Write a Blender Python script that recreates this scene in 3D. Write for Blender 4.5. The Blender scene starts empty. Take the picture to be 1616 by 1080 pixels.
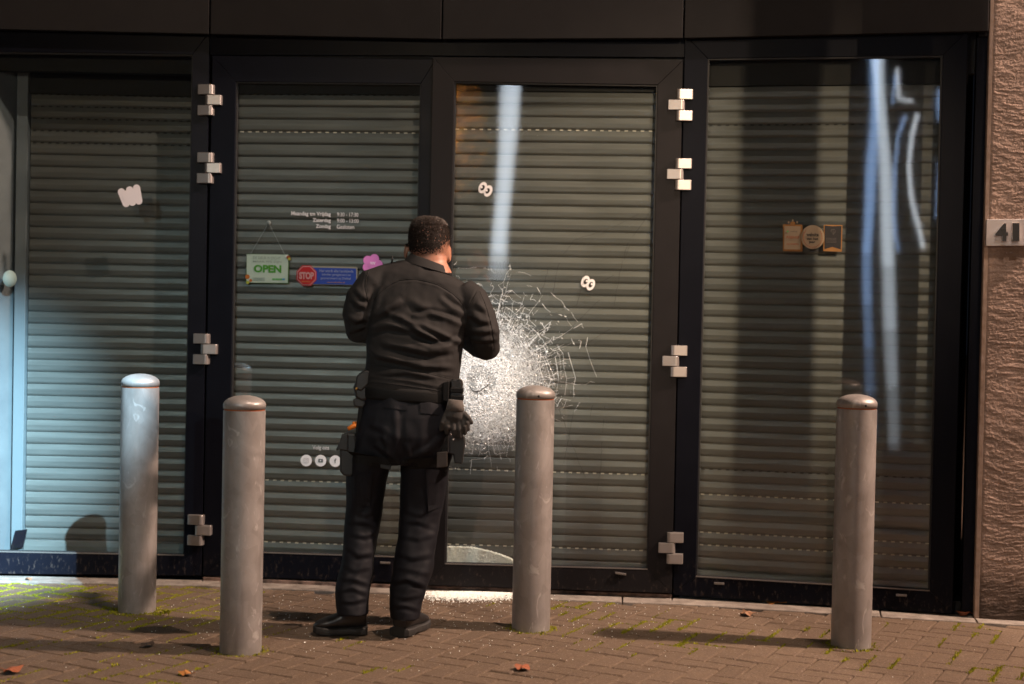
import bpy, bmesh, math, random
import numpy as np
from mathutils import Vector, Matrix
random.seed(7); np.random.seed(7)
S = bpy.context.scene
COL = S.collection
R = math.radians

# ------------------------------------------------------------------ camera
FPX, CX, CY = 2244.0, 808.0, 540.0
CAMZ, PITCH, ROLL = 1.38, R(1.175), 0.0205
Fw = Vector((0, math.cos(PITCH), -math.sin(PITCH)))
U0 = Vector((0, math.sin(PITCH), math.cos(PITCH)))
X0 = Vector((1, 0, 0))
Up = U0*math.cos(ROLL) - X0*math.sin(ROLL)
Rt = X0*math.cos(ROLL) + U0*math.sin(ROLL)
CAM = Vector((0, 0, CAMZ))
cd = bpy.data.cameras.new('camera'); cam = bpy.data.objects.new('camera', cd); COL.objects.link(cam)
m = Matrix((Rt, Up, -Fw)).transposed().to_4x4(); m.translation = CAM
cam.matrix_world = m
cd.sensor_width = 36.0; cd.lens = FPX/1616*36.0; cd.clip_end = 500; cd.clip_start = .05
cd.dof.use_dof = True; cd.dof.focus_distance = 6.1; cd.dof.aperture_fstop = 1.8
S.camera = cam

# ------------------------------------------------------------------ world and lamps
w = bpy.data.worlds.new('World'); S.world = w; w.use_nodes = True
bg = w.node_tree.nodes['Background']; bg.inputs[0].default_value = (.45, .55, .75, 1); bg.inputs[1].default_value = .008
S.view_settings.view_transform = 'Standard'; S.view_settings.look = 'None'
S.view_settings.exposure = 0; S.view_settings.gamma = 1
S.cycles.use_denoising = True
S.cycles.max_bounces = 8; S.cycles.transparent_max_bounces = 16

def lamp(name, kind, loc, energy, color, size=.2, aim=None, cone=None, blend=.5):
    l = bpy.data.lights.new(name, kind); l.energy = energy; l.color = color; l.shadow_soft_size = size
    o = bpy.data.objects.new(name, l); COL.objects.link(o); o.location = loc
    if aim is not None:
        o.rotation_euler = (Vector(aim)-Vector(loc)).to_track_quat('-Z', 'Y').to_euler()
    if kind == 'SPOT':
        l.spot_size = cone; l.spot_blend = blend
    return o
LAMP_R = (6.4, 5.3, 6.2); LAMP_K = (2.2, 3.2, 8.5); LAMP_L = (3.4, -8.0, 6.4); LAMP_C = (2.4, -1.0, 7.6)
lamp('street_light_warm', 'POINT', LAMP_R, 6200, (1, .72, .56), .16)
lamp('street_light_overhead', 'POINT', LAMP_K, 1750, (1, .78, .62), .018)
lamp('street_light_front', 'SPOT', LAMP_L, 7200, (1, .74, .50), .02, aim=(.90, 6.95, 1.65), cone=R(10.5), blend=1)
lamp('street_light_far', 'SPOT', (-5.5, -8.5, 6.6), 1500, (.66, .93, 1), .15, aim=(-1.05, 7.1, .9), cone=R(11.5), blend=1)
lamp('cool_floodlight', 'SPOT', LAMP_C, 66000, (.50, .80, 1.0), .05, aim=(-2.92, 7.05, .44), cone=R(10), blend=.9)

# ------------------------------------------------------------------ projection helpers
def ray(px, py):
    return Fw + Rt*((px-CX)/FPX) - Up*((py-CY)/FPX)
def pt(px, py, y):
    d = ray(px, py); return CAM + d*(y/d.y)
def gpt(px, py, z=0):
    d = ray(px, py); return CAM + d*((z-CAMZ)/d.z)
def proj(co):
    q = co - np.array(CAM); f = q @ np.array(Fw)
    return np.stack([CX + FPX*(q @ np.array(Rt))/f, CY - FPX*(q @ np.array(Up))/f], 1)

class Facet:
    def __init__(s, a, b):
        s.o = Vector((a[0], a[1], 0)); e = Vector((b[0]-a[0], b[1]-a[1], 0)); s.len = e.length
        s.s = e.normalized(); s.n = Vector((s.s.y, -s.s.x, 0))
    def P(f, px, py, w=0):
        d = ray(px, py); o = f.o - f.n*w
        t = (o-CAM).dot(f.n)/d.dot(f.n); h = CAM + d*t
        return ((h-f.o).dot(f.s), h.z)
    def W(f, s, z, w=0):
        return f.o + f.s*s - f.n*w + Vector((0, 0, z))
    def mirror(f, px, py, ty, w=.03):
        d = ray(px, py).normalized(); o = f.o - f.n*w
        h = CAM + d*((o-CAM).dot(f.n)/d.dot(f.n))
        r = d - f.n*(2*d.dot(f.n))
        return h + r*((ty-h.y)/r.y)

def vtx(px, py, z):
    g = gpt(px, py, z); return (g.x, g.y)
V1 = vtx(320, 909, .03); V2 = vtx(668, 923, .03); V3 = vtx(1061, 937, .03); V4 = vtx(1537, 972, .01)
V0 = (V1[0]-2.2, V1[1])
F0, F1, F2, F3 = Facet(V0, V1), Facet(V1, V2), Facet(V2, V3), Facet(V3, V4)

# ------------------------------------------------------------------ materials
def mat(name, color=(.5, .5, .5), rough=.5, metal=0, spec=.5, coat=0, sheen=0):
    m = bpy.data.materials.new(name); m.use_nodes = True
    b = m.node_tree.nodes['Principled BSDF']
    b.inputs['Base Color'].default_value = (*color, 1); b.inputs['Roughness'].default_value = rough
    b.inputs['Metallic'].default_value = metal; b.inputs['Specular IOR Level'].default_value = spec
    b.inputs['Coat Weight'].default_value = coat; b.inputs['Sheen Weight'].default_value = sheen
    return m
def N(m, t, **kw):
    n = m.node_tree.nodes.new(t)
    for k, v in kw.items():
        if k in n.inputs: n.inputs[k].default_value = v
        else: setattr(n, k, v)
    return n
def L(m, a, b): m.node_tree.links.new(a, b)
def bsdf(m): return m.node_tree.nodes['Principled BSDF']
def coords(m, scale=(1, 1, 1), src='Object'):
    tc = N(m, 'ShaderNodeTexCoord'); mp = N(m, 'ShaderNodeMapping'); mp.inputs['Scale'].default_value = scale
    L(m, tc.outputs[src], mp.inputs[0]); return mp.outputs[0]
def noise(m, vec, scale, detail=4, rough=.55, dist=0):
    n = N(m, 'ShaderNodeTexNoise'); n.inputs['Scale'].default_value = scale; n.inputs['Detail'].default_value = detail
    n.inputs['Roughness'].default_value = rough; n.inputs['Distortion'].default_value = dist
    L(m, vec, n.inputs['Vector']); return n.outputs['Fac']
def ramp(m, fac, stops):
    r = N(m, 'ShaderNodeValToRGB'); e = r.color_ramp.elements
    while len(e) < len(stops): e.new(.5)
    for i, (p, c) in enumerate(stops):
        e[i].position = p; e[i].color = (*c, 1) if len(c) == 3 else c
    L(m, fac, r.inputs[0]); return r.outputs[0]
def mixc(m, fac, a, b, mode='MIX'):
    x = N(m, 'ShaderNodeMix', data_type='RGBA', blend_type=mode)
    for s, v in ((x.inputs[0], fac), (x.inputs[6], a), (x.inputs[7], b)):
        if hasattr(v, 'is_output'): L(m, v, s)
        elif isinstance(v, (int, float)): s.default_value = v
        else: s.default_value = (*v, 1)
    return x.outputs[2]
def bump(m, h, strength=.3, dist=.01):
    b = N(m, 'ShaderNodeBump'); b.inputs['Strength'].default_value = strength; b.inputs['Distance'].default_value = dist
    L(m, h, b.inputs['Height']); L(m, b.outputs[0], bsdf(m).inputs['Normal']); return b
def basecol(m, c): L(m, c, bsdf(m).inputs['Base Color'])
def roughn(m, c): L(m, c, bsdf(m).inputs['Roughness'])

M = {}
def frame_mat(name, base, rough):
    m = mat(name, base, rough, 0, .07)
    v = coords(m)
    n1 = noise(m, v, 9, 5)
    sp = noise(m, coords(m, (60, 60, 26)), 1.0, 3, .7)
    geo = N(m, 'ShaderNodeNewGeometry'); sx = N(m, 'ShaderNodeSeparateXYZ'); L(m, geo.outputs['Position'], sx.inputs[0])
    low = N(m, 'ShaderNodeMapRange'); L(m, sx.outputs[2], low.inputs[0])
    low.inputs[1].default_value = .22; low.inputs[2].default_value = .02; low.inputs[3].default_value = 0; low.inputs[4].default_value = 1
    spk = ramp(m, sp, [(.56, (0, 0, 0)), (.70, (1, 1, 1))])
    mul = N(m, 'ShaderNodeMath', operation='MULTIPLY'); L(m, low.outputs[0], mul.inputs[0]); L(m, spk, mul.inputs[1])
    mul2 = N(m, 'ShaderNodeMath', operation='MULTIPLY'); L(m, mul.outputs[0], mul2.inputs[0]); mul2.inputs[1].default_value = .35
    c0 = mixc(m, n1, tuple(x*.8 for x in base), tuple(x*1.25 for x in base))
    basecol(m, mixc(m, mul2.outputs[0], c0, (.16, .12, .10)))
    roughn(m, ramp(m, n1, [(.3, (rough-.02,)*3), (.7, (rough+.04,)*3)]))
    return m
M['frame'] = frame_mat('anthracite_frame_paint', (.0052, .0058, .0098), .34)
M['leaf_frame'] = frame_mat('open_leaf_frame_paint', (.013, .0118, .0128), .38)
M['fascia'] = frame_mat('fascia_coating', (.013, .012, .0122), .5)
M['black'] = mat('matt_black', (.006, .006, .007), .7)
M['gasket'] = mat('rubber_gasket', (.01, .01, .011), .55)
M['trim'] = mat('glazing_trim', (.22, .2, .19), .35, .6)

m = mat('shutter_aluminium', (.30, .31, .28), .42, .2)
v = coords(m, (1, 1, 14)); n = noise(m, v, 3, 5)
basecol(m, ramp(m, n, [(.3, (.095, .097, .094)), (.7, (.135, .138, .134))]))
roughn(m, ramp(m, noise(m, coords(m, (2, 2, 40)), 4, 3), [(.3, (.33,)*3), (.7, (.46,)*3)]))
M['shutter'] = m
M['slot'] = mat('bare_slot_metal', (.62, .58, .5), .45, .1)  # pale colour stands in for light caught in the vent slots
M['slot_dark'] = mat('dark_slot', (.02, .02, .02), .7)
M['rail'] = mat('guide_rail', (.14, .165, .185), .5, .1)
m = mat('niche_plaster', (.34, .38, .40), .5); n = noise(m, coords(m), 6, 5)
basecol(m, ramp(m, n, [(.3, (.09, .105, .12)), (.7, (.12, .14, .155))])); M['niche'] = m

def glass(name, ior, tint):
    m = bpy.data.materials.new(name); m.use_nodes = True; nt = m.node_tree; nt.nodes.clear()
    out = N(m, 'ShaderNodeOutputMaterial'); mx = N(m, 'ShaderNodeMixShader'); geo = N(m, 'ShaderNodeNewGeometry')
    dt = N(m, 'ShaderNodeVectorMath', operation='DOT_PRODUCT'); L(m, geo.outputs['Incoming'], dt.inputs[0]); L(m, geo.outputs['Normal'], dt.inputs[1])
    ab = N(m, 'ShaderNodeMath', operation='ABSOLUTE'); L(m, dt.outputs['Value'], ab.inputs[0])
    om = N(m, 'ShaderNodeMath', operation='SUBTRACT'); om.inputs[0].default_value = 1; L(m, ab.outputs[0], om.inputs[1])
    pw = N(m, 'ShaderNodeMath', operation='POWER'); L(m, om.outputs[0], pw.inputs[0]); pw.inputs[1].default_value = 5
    fr = N(m, 'ShaderNodeMath', operation='MULTIPLY_ADD'); L(m, pw.outputs[0], fr.inputs[0]); fr.inputs[1].default_value = 1-ior; fr.inputs[2].default_value = ior
    tr = N(m, 'ShaderNodeBsdfTransparent'); tr.inputs[0].default_value = (*tint, 1)
    gl = N(m, 'ShaderNodeBsdfGlossy'); gl.inputs['Roughness'].default_value = .03
    b = N(m, 'ShaderNodeBump'); b.inputs['Strength'].default_value = .02; b.inputs['Distance'].default_value = .03
    L(m, noise(m, coords(m, (1, 1, .35)), 3.5, 1), b.inputs['Height']); L(m, b.outputs[0], gl.inputs['Normal'])
    L(m, fr.outputs[0], mx.inputs[0]); L(m, tr.outputs[0], mx.inputs[1]); L(m, gl.outputs[0], mx.inputs[2]); L(m, mx.outputs[0], out.inputs[0])
    return m
M['glass'] = glass('window_glass', .085, (.90, .93, .91))

m = mat('brushed_hinge', (.36, .33, .32), .36, .7)
bump(m, noise(m, coords(m, (8, 8, 420)), 1, 2), .12, .002); M['hinge'] = m

m = mat('galvanised_steel', (.33, .30, .285), .42, .35)
v = coords(m); vo = N(m, 'ShaderNodeTexVoronoi'); vo.inputs['Scale'].default_value = 34; L(m, coords(m, (1, 1, .55)), vo.inputs['Vector'])
n1 = noise(m, v, 7, 6, .6, .6); n2 = noise(m, coords(m, (9, 9, 1.2)), 2.2, 5, .6)
c = mixc(m, n1, (.17, .15, .14), (.38, .35, .335))
bwn = N(m, 'ShaderNodeRGBToBW'); L(m, vo.outputs['Color'], bwn.inputs[0]); c = mixc(m, .13, c, bwn.outputs[0], 'SOFT_LIGHT')
st = ramp(m, noise(m, coords(m, (1, 1, .5)), 13, 3, .7, 1.2), [(.60, (0, 0, 0)), (.68, (1, 1, 1))])
mm = N(m, 'ShaderNodeMath', operation='MULTIPLY'); L(m, st, mm.inputs[0]); mm.inputs[1].default_value = .35
c = mixc(m, mm.outputs[0], c, (.62, .58, .56))
dr = ramp(m, n2, [(.55, (0, 0, 0)), (.75, (1, 1, 1))])
mm = N(m, 'ShaderNodeMath', operation='MULTIPLY'); L(m, dr, mm.inputs[0]); mm.inputs[1].default_value = .4
c = mixc(m, mm.outputs[0], c, (.13, .105, .095)); basecol(m, c)
roughn(m, ramp(m, n1, [(.3, (.34,)*3), (.7, (.56,)*3)])); bump(m, noise(m, v, 120, 3), .08, .004); M['galv'] = m
M['rust'] = mat('rust_line', (.16, .06, .025), .8)

m = mat('clay_paver', (.10, .07, .055), .85, 0, .3)
at = N(m, 'ShaderNodeAttribute', attribute_name='rnd'); v = coords(m)
n1 = noise(m, v, 22, 6, .65); n2 = noise(m, v, 88, 5, .8)
c = mixc(m, at.outputs['Fac'], (.142, .096, .062), (.190, .131, .088))
c = mixc(m, ramp(m, n1, [(.35, (0, 0, 0)), (.75, (.6, .6, .6))]), c, (.105, .072, .056))
c = mixc(m, ramp(m, n2, [(.55, (0, 0, 0)), (.68, (.85, .85, .85))]), c, (.40, .31, .25))
c = mixc(m, ramp(m, noise(m, v, 105, 5, .8), [(.32, (.9, .9, .9)), (.46, (0, 0, 0))]), c, (.038, .026, .019))
basecol(m, c); bump(m, noise(m, v, 95, 7, .8), 1.0, .013); M['paver'] = m
m = mat('joint_sand', (.05, .04, .03), .95, 0, .1); v = coords(m)
basecol(m, ramp(m, noise(m, v, 60, 4), [(.35, (.045, .031, .023)), (.7, (.12, .085, .065))])); bump(m, noise(m, v, 250, 3), .6, .004); M['sand'] = m
m = mat('kerb_concrete', (.34, .30, .27), .9, 0, .2); v = coords(m)
c = ramp(m, noise(m, v, 14, 6, .65), [(.3, (.12, .10, .085)), (.7, (.27, .235, .205))])
c = mixc(m, ramp(m, noise(m, v, 260, 3), [(.6, (0, 0, 0)), (.72, (.6, .6, .6))]), c, (.5, .47, .44))
basecol(m, c); bump(m, noise(m, v, 140, 4), .6, .004); M['kerb'] = m
m = mat('threshold_brick', (.22, .13, .10), .9); v = coords(m)
basecol(m, ramp(m, noise(m, v, 16, 6), [(.35, (.06, .04, .032)), (.7, (.28, .18, .145))])); bump(m, noise(m, v, 90, 4), .6, .005); M['thresh'] = m
m = mat('moss', (.14, .19, .012), .95, 0, .1)
at = N(m, 'ShaderNodeAttribute', attribute_name='rnd')
basecol(m, mixc(m, at.outputs['Fac'], (.10, .105, .008), (.26, .25, .018))); M['moss'] = m
m = mat('hewn_sandstone', (.30, .20, .155), .92, 0, .2); v = coords(m)
c = ramp(m, noise(m, v, 9, 8, .65), [(.3, (.16, .112, .09)), (.7, (.30, .212, .172))])
c = mixc(m, ramp(m, noise(m, v, 110, 4, .7), [(.55, (0, 0, 0)), (.75, (.6, .6, .6))]), c, (.10, .07, .056))
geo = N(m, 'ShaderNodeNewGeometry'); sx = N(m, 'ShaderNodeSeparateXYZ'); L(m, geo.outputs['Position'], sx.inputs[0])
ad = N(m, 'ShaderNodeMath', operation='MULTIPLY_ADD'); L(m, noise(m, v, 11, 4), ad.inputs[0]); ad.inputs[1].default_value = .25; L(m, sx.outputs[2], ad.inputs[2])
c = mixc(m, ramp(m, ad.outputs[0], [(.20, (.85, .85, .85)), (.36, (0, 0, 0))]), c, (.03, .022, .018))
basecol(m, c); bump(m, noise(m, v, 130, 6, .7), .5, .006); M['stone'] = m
m = mat('stone_arris', (.42, .29, .22), .85, 0, .2); basecol(m, ramp(m, noise(m, coords(m), 30, 5), [(.3, (.28, .195, .155)), (.7, (.42, .305, .25))])); M['arris'] = m
M['plaque'] = mat('plaque_steel', (.42, .37, .355), .42, .4)
M['numface'] = mat('numeral_face', (.012, .011, .011), .6)
M['numside'] = mat('numeral_edge', (.8, .74, .7), .3, .6)

def flat(name, c, r=.6): M[name] = mat('print_'+name, c, r, 0, .3)
flat('white', (0.792, 0.770, 0.792)); flat('white2', (.66, .63, .67)); flat('text', (.62, .62, .66)); flat('sgreen', (0.080, 0.304, 0.036)); flat('border_green', (0.056, 0.128, 0.036))
flat('paper', (0.512, 0.613, 0.558)); flat('grey', (0.288, 0.344, 0.320)); flat('orange', (.55, .16, .03)); flat('yellow', (.42, .42, .05)); flat('blue', (0.010, 0.038, 0.252))
flat('cream', (0.180, 0.180, 0.150)); flat('red', (0.270, 0.006, 0.009)); flat('pinkred', (0.341, 0.176, 0.187)); flat('paleblue', (0.156, 0.192, 0.348)); flat('pink', (.60, .20, .56))
flat('ink', (.02, .018, .02)); flat('skyblue', (.08, .30, .55)); flat('midgreen', (.14, .42, .14)); flat('lilac', (.74, .66, .85))
flat('tan', (0.336, 0.160, 0.045)); flat('beige', (0.357, 0.281, 0.187)); flat('rust', (0.328, 0.094, 0.035)); flat('dullgrey', (.10, .09, .085)); flat('iconwhite', (.80, .82, .88)); flat('icongrey', (.10, .13, .15)); flat('faint', (.52, .53, .58))
M['cord'] = mat('thin_cord', (.25, .28, .3), .6)

m = mat('crazed_glass', (.86, .88, .88), .22, 0, .8)
b = bsdf(m); b.inputs['Transmission Weight'].default_value = .15; m.node_tree.nodes['Principled BSDF'].inputs['Transmission Weight'].default_value = 0; M['craze'] = m
m = mat('crumb_glass', (.90, .92, .88), .25, 0, .7); M['crumb'] = m
M['crackdark'] = mat('dark_crack', (.012, .012, .012), .5)

# clothing and skin
def cloth(name, c, rough, sc, st, sheen=.15):
    m = mat(name, c, rough, 0, .28 if 'softshell' in name else .22, 0, sheen); v = coords(m)
    n = noise(m, v, 5, 5); basecol(m, mixc(m, n, tuple(x*.78 for x in c), tuple(x*1.25 for x in c)))
    bump(m, noise(m, v, sc, 3), st, .003); return m
M['jacket'] = cloth('softshell_cloth', (.0125, .0110, .0107), .78, 420, .12, 0)
M['trousers'] = cloth('dark_trouser_cloth', (.0042, .0042, .0068), .66, 500, .15, 0)
M['web'] = cloth('webbing', (.0045, .0042, .0042), .7, 300, .25, 0)
m = mat('black_leather', (.016, .014, .013), .42, 0, .5); bump(m, noise(m, coords(m), 160, 4), .2, .003); M['leather'] = m
M['kydex'] = mat('moulded_plastic', (.012, .012, .012), .45)
M['buckle'] = mat('dark_buckle', (.04, .032, .028), .35, .2)
M['brass'] = mat('brass_snap', (.65, .36, .10), .3, .9)
M['orangeplastic'] = mat('orange_plastic', (.75, .20, .02), .5)
m = mat('glove_fabric', (.028, .024, .022), .8); bump(m, noise(m, coords(m), 260, 4), .4, .003); M['glove'] = m
M['glovecuff'] = cloth('glove_cuff', (.075, .062, .055), .8, 300, .3)
m = mat('skin', (.50, .25, .16), .48, 0, .4)
b = bsdf(m); b.inputs['Subsurface Weight'].default_value = .25; b.inputs['Subsurface Radius'].default_value = (.02, .008, .004); b.inputs['Subsurface Scale'].default_value = .3
basecol(m, ramp(m, noise(m, coords(m), 40, 4), [(.3, (.30, .13, .08)), (.7, (.40, .19, .125))])); M['skin'] = m
M['hair'] = mat('dark_hair', (.034, .022, .016), .5, 0, .4); M['scalp'] = mat('hair_roots', (.012, .008, .0065), .95, 0, .1)
m = mat('shoe_leather', (.016, .014, .014), .36, 0, .55); bump(m, noise(m, coords(m), 120, 3), .15, .003); M['shoe'] = m
M['sole'] = mat('rubber_sole', (.02, .018, .017), .6)
M['lace'] = mat('shoe_lace', (.02, .02, .02), .8)
def emis(name, c, s):
    m = bpy.data.materials.new(name); m.use_nodes = True; b = bsdf(m)
    b.inputs['Base Color'].default_value = (*c, 1); b.inputs['Emission Color'].default_value = (*c, 1); b.inputs['Emission Strength'].default_value = s; return m
M['tube_blue'] = emis('lit_tube_blue', (.36, .58, 1.0), 4.2)
M['tube_white'] = emis('lit_tube_white', (.78, .88, .98), 6.2)
def glow(name, c, k):
    m = bpy.data.materials.new(name); m.use_nodes = True; m.node_tree.nodes.clear(); o = N(m, 'ShaderNodeOutputMaterial'); e = N(m, 'ShaderNodeEmission')
    e.inputs[0].default_value = (*c, 1); e.inputs[1].default_value = k; L(m, e.outputs[0], o.inputs['Volume']); return m
M['gas_white'] = glow('glowing_tube_white', (.78, .88, .98), 48); M['gas_blue'] = glow('glowing_tube_blue', (.36, .58, 1.0), 50)
M['lampglow'] = emis('lamp_glow', (1, .8, .6), 4)

# ------------------------------------------------------------------ mesh helpers
ZERO = Vector((0, 0, 0))
def tag(o, label=None, cat=None, group=None, kind=None):
    if label: o['label'] = label
    if cat: o['category'] = cat
    if group: o['group'] = group
    if kind: o['kind'] = kind
    return o
def empty(name, loc, label=None, cat=None, group=None):
    o = bpy.data.objects.new(name, None); COL.objects.link(o); o.location = loc; o.empty_display_size = .1
    return tag(o, label, cat, group)
class MB:
    def __init__(s): s.v = []; s.f = []; s.mi = []; s.attr = []
    def add(s, vs, fs, mi=0, a=0.):
        k = len(s.v); s.v += [Vector(x) for x in vs]; s.f += [tuple(i+k for i in f) for f in fs]; s.mi += [mi]*len(fs); s.attr += [a]*len(fs); return s
    def prism(s, F, q, w0, w1, mi=0):          # polygon q of (s, z) between depths w0 (front) and w1
        n = len(q); a = [F.W(x, z, w0) for x, z in q]; b = [F.W(x, z, w1) for x, z in q]
        fs = [tuple(range(n)), tuple(range(2*n-1, n-1, -1))] + [((i+1) % n, i, n+i, n+(i+1) % n) for i in range(n)]
        return s.add(a+b, fs, mi)
    def pprism(s, F, px, w0, w1, mi=0): return s.prism(F, [F.P(x, y, w0) for x, y in px], w0, w1, mi)
    def sbox(s, F, s0, s1, z0, z1, w0, w1, mi=0): return s.prism(F, [(s0, z1), (s1, z1), (s1, z0), (s0, z0)], w0, w1, mi)
    def ring(s, F, o, i, w0, w1, mi=0):
        for k in range(4):
            j = (k+1) % 4; s.prism(F, [o[k], o[j], i[j], i[k]], w0, w1, mi)
        return s
    def box(s, c, h, rot=None, mi=0, a=0.):
        vs = [Vector((x*h[0], y*h[1], z*h[2])) for x in (-1, 1) for y in (-1, 1) for z in (-1, 1)]
        if rot is not None: vs = [rot @ q for q in vs]
        return s.add([q+Vector(c) for q in vs], [(0, 1, 3, 2), (4, 6, 7, 5), (0, 4, 5, 1), (2, 3, 7, 6), (0, 2, 6, 4), (1, 5, 7, 3)], mi, a)
    def tube(s, pts, rad, n=10, mi=0, cap=True):
        pts = [Vector(p) for p in pts]; m = len(pts)
        rad = rad if hasattr(rad, '__len__') else [rad]*m
        t0 = (pts[1]-pts[0]).normalized(); ref = Vector((0, 0, 1)) if abs(t0.z) < .9 else Vector((1, 0, 0))
        a = t0.cross(ref).normalized(); vs = []
        for i, p in enumerate(pts):
            t = (pts[min(i+1, m-1)]-pts[max(i-1, 0)]).normalized(); a = (a - t*a.dot(t)).normalized(); b = t.cross(a)
            r = rad[i]; ra, rb = (r if hasattr(r, '__len__') else (r, r))
            vs += [p + a*(math.cos(2*math.pi*k/n)*ra) + b*(math.sin(2*math.pi*k/n)*rb) for k in range(n)]
        fs = [(i*n+k, i*n+(k+1) % n, (i+1)*n+(k+1) % n, (i+1)*n+k) for i in range(m-1) for k in range(n)]
        if cap: fs += [tuple(range(n-1, -1, -1)), tuple(range((m-1)*n, m*n))]
        return s.add(vs, fs, mi)
    def lathe(s, prof, n=32, mi=0, c=(0, 0, 0)):
        vs = []; m = len(prof)
        for r, z in prof: vs += [Vector((c[0]+r*math.cos(2*math.pi*k/n), c[1]+r*math.sin(2*math.pi*k/n), c[2]+z)) for k in range(n)]
        fs = [(i*n+k, i*n+(k+1) % n, (i+1)*n+(k+1) % n, (i+1)*n+k) for i in range(m-1) for k in range(n)]
        fs += [tuple(range(n-1, -1, -1)), tuple(range((m-1)*n, m*n))]
        return s.add(vs, fs, mi)
    def loft(s, rings, n=28, p=2.3, mi=0):      # ring = (Lvec, Rvec, half depth[, depth dir])
        vs = []
        for r in rings:
            Lv, Rv, hd = r[0], r[1], r[2]; D = Vector(r[3]) if len(r) > 3 else Vector((0, 1, 0))
            c = (Lv+Rv)/2; h = (Rv-Lv)/2
            for k in range(n):
                t = 2*math.pi*k/n; cc, ss = math.cos(t), math.sin(t)
                e = 2/p
                vs.append(c + h*(math.copysign(abs(cc)**e, cc)) + D*(hd*math.copysign(abs(ss)**e, ss)))
        m = len(rings)
        fs = [(i*n+k, i*n+(k+1) % n, (i+1)*n+(k+1) % n, (i+1)*n+k) for i in range(m-1) for k in range(n)]
        fs += [tuple(range(n-1, -1, -1)), tuple(range((m-1)*n, m*n))]
        return s.add(vs, fs, mi)
    def sphere(s, c, r, n=12, mi=0, rot=None):
        r = r if hasattr(r, '__len__') else (r, r, r); vs = []; k = n//2
        for i in range(k+1):
            ph = math.pi*i/k
            for j in range(n):
                q = Vector((r[0]*math.sin(ph)*math.cos(2*math.pi*j/n), r[1]*math.sin(ph)*math.sin(2*math.pi*j/n), r[2]*math.cos(ph)))
                vs.append(Vector(c)+(rot @ q if rot is not None else q))
        fs = [(i*n+j, (i+1)*n+j, (i+1)*n+(j+1) % n, i*n+(j+1) % n) for i in range(k) for j in range(n)]
        return s.add(vs, fs, mi)
    def build(s, name, mats, parent=None, smooth=False, bevel=0, org=None, normals=True):
        me = bpy.data.meshes.new(name)
        if org is None: org = root_of(parent).location if parent else ZERO
        me.from_pydata([tuple(q-Vector(org)) for q in s.v], [], s.f)
        for x in (mats if isinstance(mats, (list, tuple)) else [mats]): me.materials.append(M[x] if isinstance(x, str) else x)
        if len(me.polygons): me.polygons.foreach_set('material_index', s.mi)
        if any(s.attr):
            at = me.attributes.new('rnd', 'FLOAT', 'FACE'); at.data.foreach_set('value', s.attr)
        if normals:
            bm = bmesh.new(); bm.from_mesh(me); bmesh.ops.recalc_face_normals(bm, faces=bm.faces); bm.to_mesh(me); bm.free()
        if smooth: me.polygons.foreach_set('use_smooth', [True]*len(me.polygons))
        o = bpy.data.objects.new(name, me); COL.objects.link(o)
        if parent: o.parent = parent
        else: o.location = org
        if bevel:
            b = o.modifiers.new('bevel', 'BEVEL'); b.width = bevel; b.segments = 2; b.limit_method = 'ANGLE'; b.angle_limit = R(40); b.harden_normals = False
        return o
def root_of(o):
    while o.parent: o = o.parent
    return o
def bake(o, mods):
    """apply a list of (type, settings) modifiers and keep the result as plain mesh"""
    for t, kw in mods:
        md = o.modifiers.new(t, t)
        for k, v in kw.items(): setattr(md, k, v)
    dg = bpy.context.evaluated_depsgraph_get(); ev = o.evaluated_get(dg)
    me = bpy.data.meshes.new_from_object(ev); mats = list(o.data.materials)
    o.modifiers.clear(); old = o.data; o.data = me; bpy.data.meshes.remove(old)
    me.materials.clear()
    for x in mats: me.materials.append(x)
    me.polygons.foreach_set('use_smooth', [True]*len(me.polygons))
    return o
def remesh(o, vox, it=4, fac=.5):
    return bake(o, [('REMESH', dict(mode='VOXEL', voxel_size=vox)), ('SMOOTH', dict(iterations=it, factor=fac))])
def getco(o):
    n = len(o.data.vertices); a = np.empty(n*3); o.data.vertices.foreach_get('co', a); b = np.empty(n*3); o.data.vertices.foreach_get('normal', b)
    off = np.array(root_of(o).location) if o.parent else np.array(o.location)
    return a.reshape(-1, 3)+off, b.reshape(-1, 3), off
def setco(o, co, off):
    o.data.vertices.foreach_set('co', (co-off).ravel()); o.data.update()
def creases(o, lines, sign=-1):
    """press real folds into a cloth mesh along polylines given in photo pixels (only on the side turned to the street)"""
    co, no, off = getco(o); P = proj(co); facing = np.clip(-(no[:, 1])*1.6+.25, 0, 1); d = np.zeros(len(co))
    for pts, wd, amp in lines:
        pts = np.array(pts, float); seg = np.linalg.norm(np.diff(pts, axis=0), axis=1); tot = seg.sum(); acc = 0
        best = np.full(len(co), 1e9); tt = np.zeros(len(co)); side = np.zeros(len(co))
        for i in range(len(pts)-1):
            a, b = pts[i], pts[i+1]; ab = b-a; u = np.clip(((P-a) @ ab)/(ab @ ab), 0, 1)
            q = a+u[:, None]*ab; dd = np.linalg.norm(P-q, axis=1); k = dd < best
            best[k] = dd[k]; tt[k] = (acc+u[k]*seg[i])/tot
            cr = ab[0]*(P[:, 1]-a[1])-ab[1]*(P[:, 0]-a[0]); side[k] = np.sign(cr[k]); acc += seg[i]
        taper = np.sin(np.clip(tt, 0.001, .999)*np.pi)**.6
        sd = best*side/wd
        d += amp*taper*(np.exp(-sd**2) - .75*np.exp(-((sd-1.5)/.8)**2))
    co = co + no*(d*facing)[:, None]; setco(o, co, off)
def wobble(o, amp, scale, seed=0, stretch=(1, 1, 1)):
    from mathutils import noise as mn
    co, no, off = getco(o); s = np.array(stretch)*scale
    d = np.array([mn.noise(Vector(c*s+seed)) for c in co])
    setco(o, co+no*(d*amp)[:, None], off)

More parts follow.
